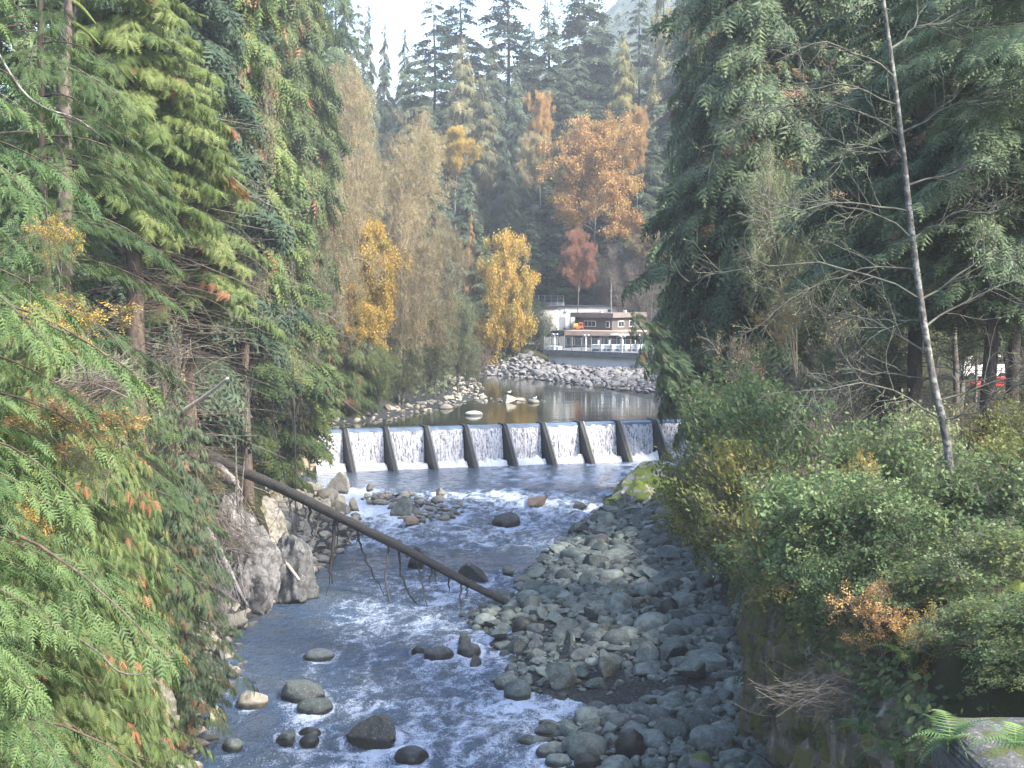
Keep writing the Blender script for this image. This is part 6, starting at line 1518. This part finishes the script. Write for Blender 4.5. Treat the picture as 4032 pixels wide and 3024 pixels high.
for k in range(7): bx('post', rf, k * 1.2, k * 1.2 + .07, 0, .07, 0, 2.0, m_metal)
for z_ in (.1, .7, 1.3, 1.93):
    bx('rail', rf, .071, 7.2, .02, .05, z_, z_ + .03, m_metal)
m_ld = thing('orange_machine', 'small orange and yellow machine parked on the lower roof', 'machine', (at(573.5, 329, 265)[0], 265.2, DZ + 3.004), 0)
bx('body', m_ld, 0, 1.9, 0, 1.0, .25, .75, m_orange); bx('hood', m_ld, .05, .85, .1, .9, .752, 1.25, m_yellow); bx('cab', m_ld, 1.0, 1.8, .1, .9, .752, 1.4, m_orange)
bx('window', m_ld, 1.12, 1.68, .07, .098, .85, 1.25, m_glass)
for (x_, y_) in ((.35, -.02), (1.5, -.02), (.35, .86), (1.5, .86)):
    g = Geo(); tubes(g, np.array([[[0, -.08, 0], [0, 0, 0], [0, .08, 0]]]), np.full((1, 3), .26), 14); o = g.obj('wheel', m_rub, m_ld); o.location = (x_, y_, .26)
# gulls
gl_m = plain('white_feathers', (.8, .8, .8), .7, .03, 4); gw_m = plain('grey_wing', (.4, .42, .45), .7, .03, 4)
for (px, py, z_, lab) in [(535, 399.5, .25, 'white gull on the low rock at the far end of the spit'), (509.5, 393.5, .9, 'white gull on top of the heap-like rock of the spit'), (482, 396, .3, 'white gull on the shore stones left of the spit')]:
    P_ = onz(px, py, POOLZ + z_); e = thing('gull', lab, 'bird', tuple(P_), .6)
    for nm_, c_, s_, mt3 in (('body', (0, 0, .18), (.26, .12, .12), gl_m), ('head', (.22, 0, .33), (.09, .07, .08), gl_m), ('wing', (-.06, .09, .2), (.24, .04, .09), gw_m), ('wing', (-.06, -.09, .2), (.24, .04, .09), gw_m)):
        V0, T0 = ICO[2]; q = V0 * np.array(s_); q[:, 0] -= np.where(V0[:, 0] < 0, .3 * s_[0] * V0[:, 0] ** 2, 0); g = Geo(); g.add(q, T0); o = g.obj(nm_, mt3, e, smooth=True); o.location = c_
# white van and red car between the right trees
def vehicle(name, label, cat, P, rz, L, Wd, H, mat, boxy):
    e = thing(name, label, cat, tuple(P), rz)
    prof = [(0, .35), (0, H * .55), (L * .04, H * .6), (L * .16 if boxy else L * .28, H), (L * .97, H), (L, H * .6), (L, .35)] if boxy else [(0, .35), (0, H * .5), (L * .25, H * .62), (L * .38, H), (L * .75, H), (L * .9, H * .65), (L, H * .6), (L, .35)]
    g = Geo(); prism(g, [np.array((x, 0, z)) for x, z in prof], [np.array((x, Wd, z)) for x, z in prof]); g.obj('body', mat, e)
    for a_, b_ in ((.2, .42), (.5, .9)) if boxy else ((.36, .55), (.58, .76)): bx('window', e, L * a_, L * b_, -.02, -.003, H * .62, H * .88, m_glass)
    for x_ in (L * .2, L * .8):
        for y_ in (.05, Wd - .05):
            g = Geo(); tubes(g, np.array([[[0, -.11, 0], [0, 0, 0], [0, .11, 0]]]), np.full((1, 3), .36), 16); o = g.obj('wheel', m_rub, e); o.location = (x_, y_, .36)
Pv = at(961, 384, 146); zv = gz(Pv[0], 146)
vehicle('parked_van', 'white van glimpsed through the gap in the right bank trees', 'van', (Pv[0], 146, zv), .05, 5.4, 2, 2.6, m_white, True)
Pv = at(978, 384, 141)
m_red = plain('red_paint', (.5, .04, .03), .35, .05, 2)
vehicle('parked_car', 'red car in front of the white van in the right gap', 'car', (Pv[0], 141, gz(Pv[0], 141)), .1, 3.9, 1.8, 1.35, m_red, False)

# ------------------------------------------------------------------ air
g = Geo(); box(g, -520, 900, -45, 1160, -4, 345)
m, t, out = mat_new('haze')
pv = t.nodes.new('ShaderNodeVolumePrincipled'); pv.inputs['Color'].default_value = (.86, .93, 1.0, 1); pv.inputs['Density'].default_value = HAZE_DENSITY; pv.inputs['Anisotropy'].default_value = .2
t.links.new(pv.outputs[0], out.inputs['Volume'])
o = g.obj('haze', m); o['kind'] = 'stuff'
print('triangles', sum(len(me.polygons) for me in bpy.data.meshes), 'objects', len(C.objects))
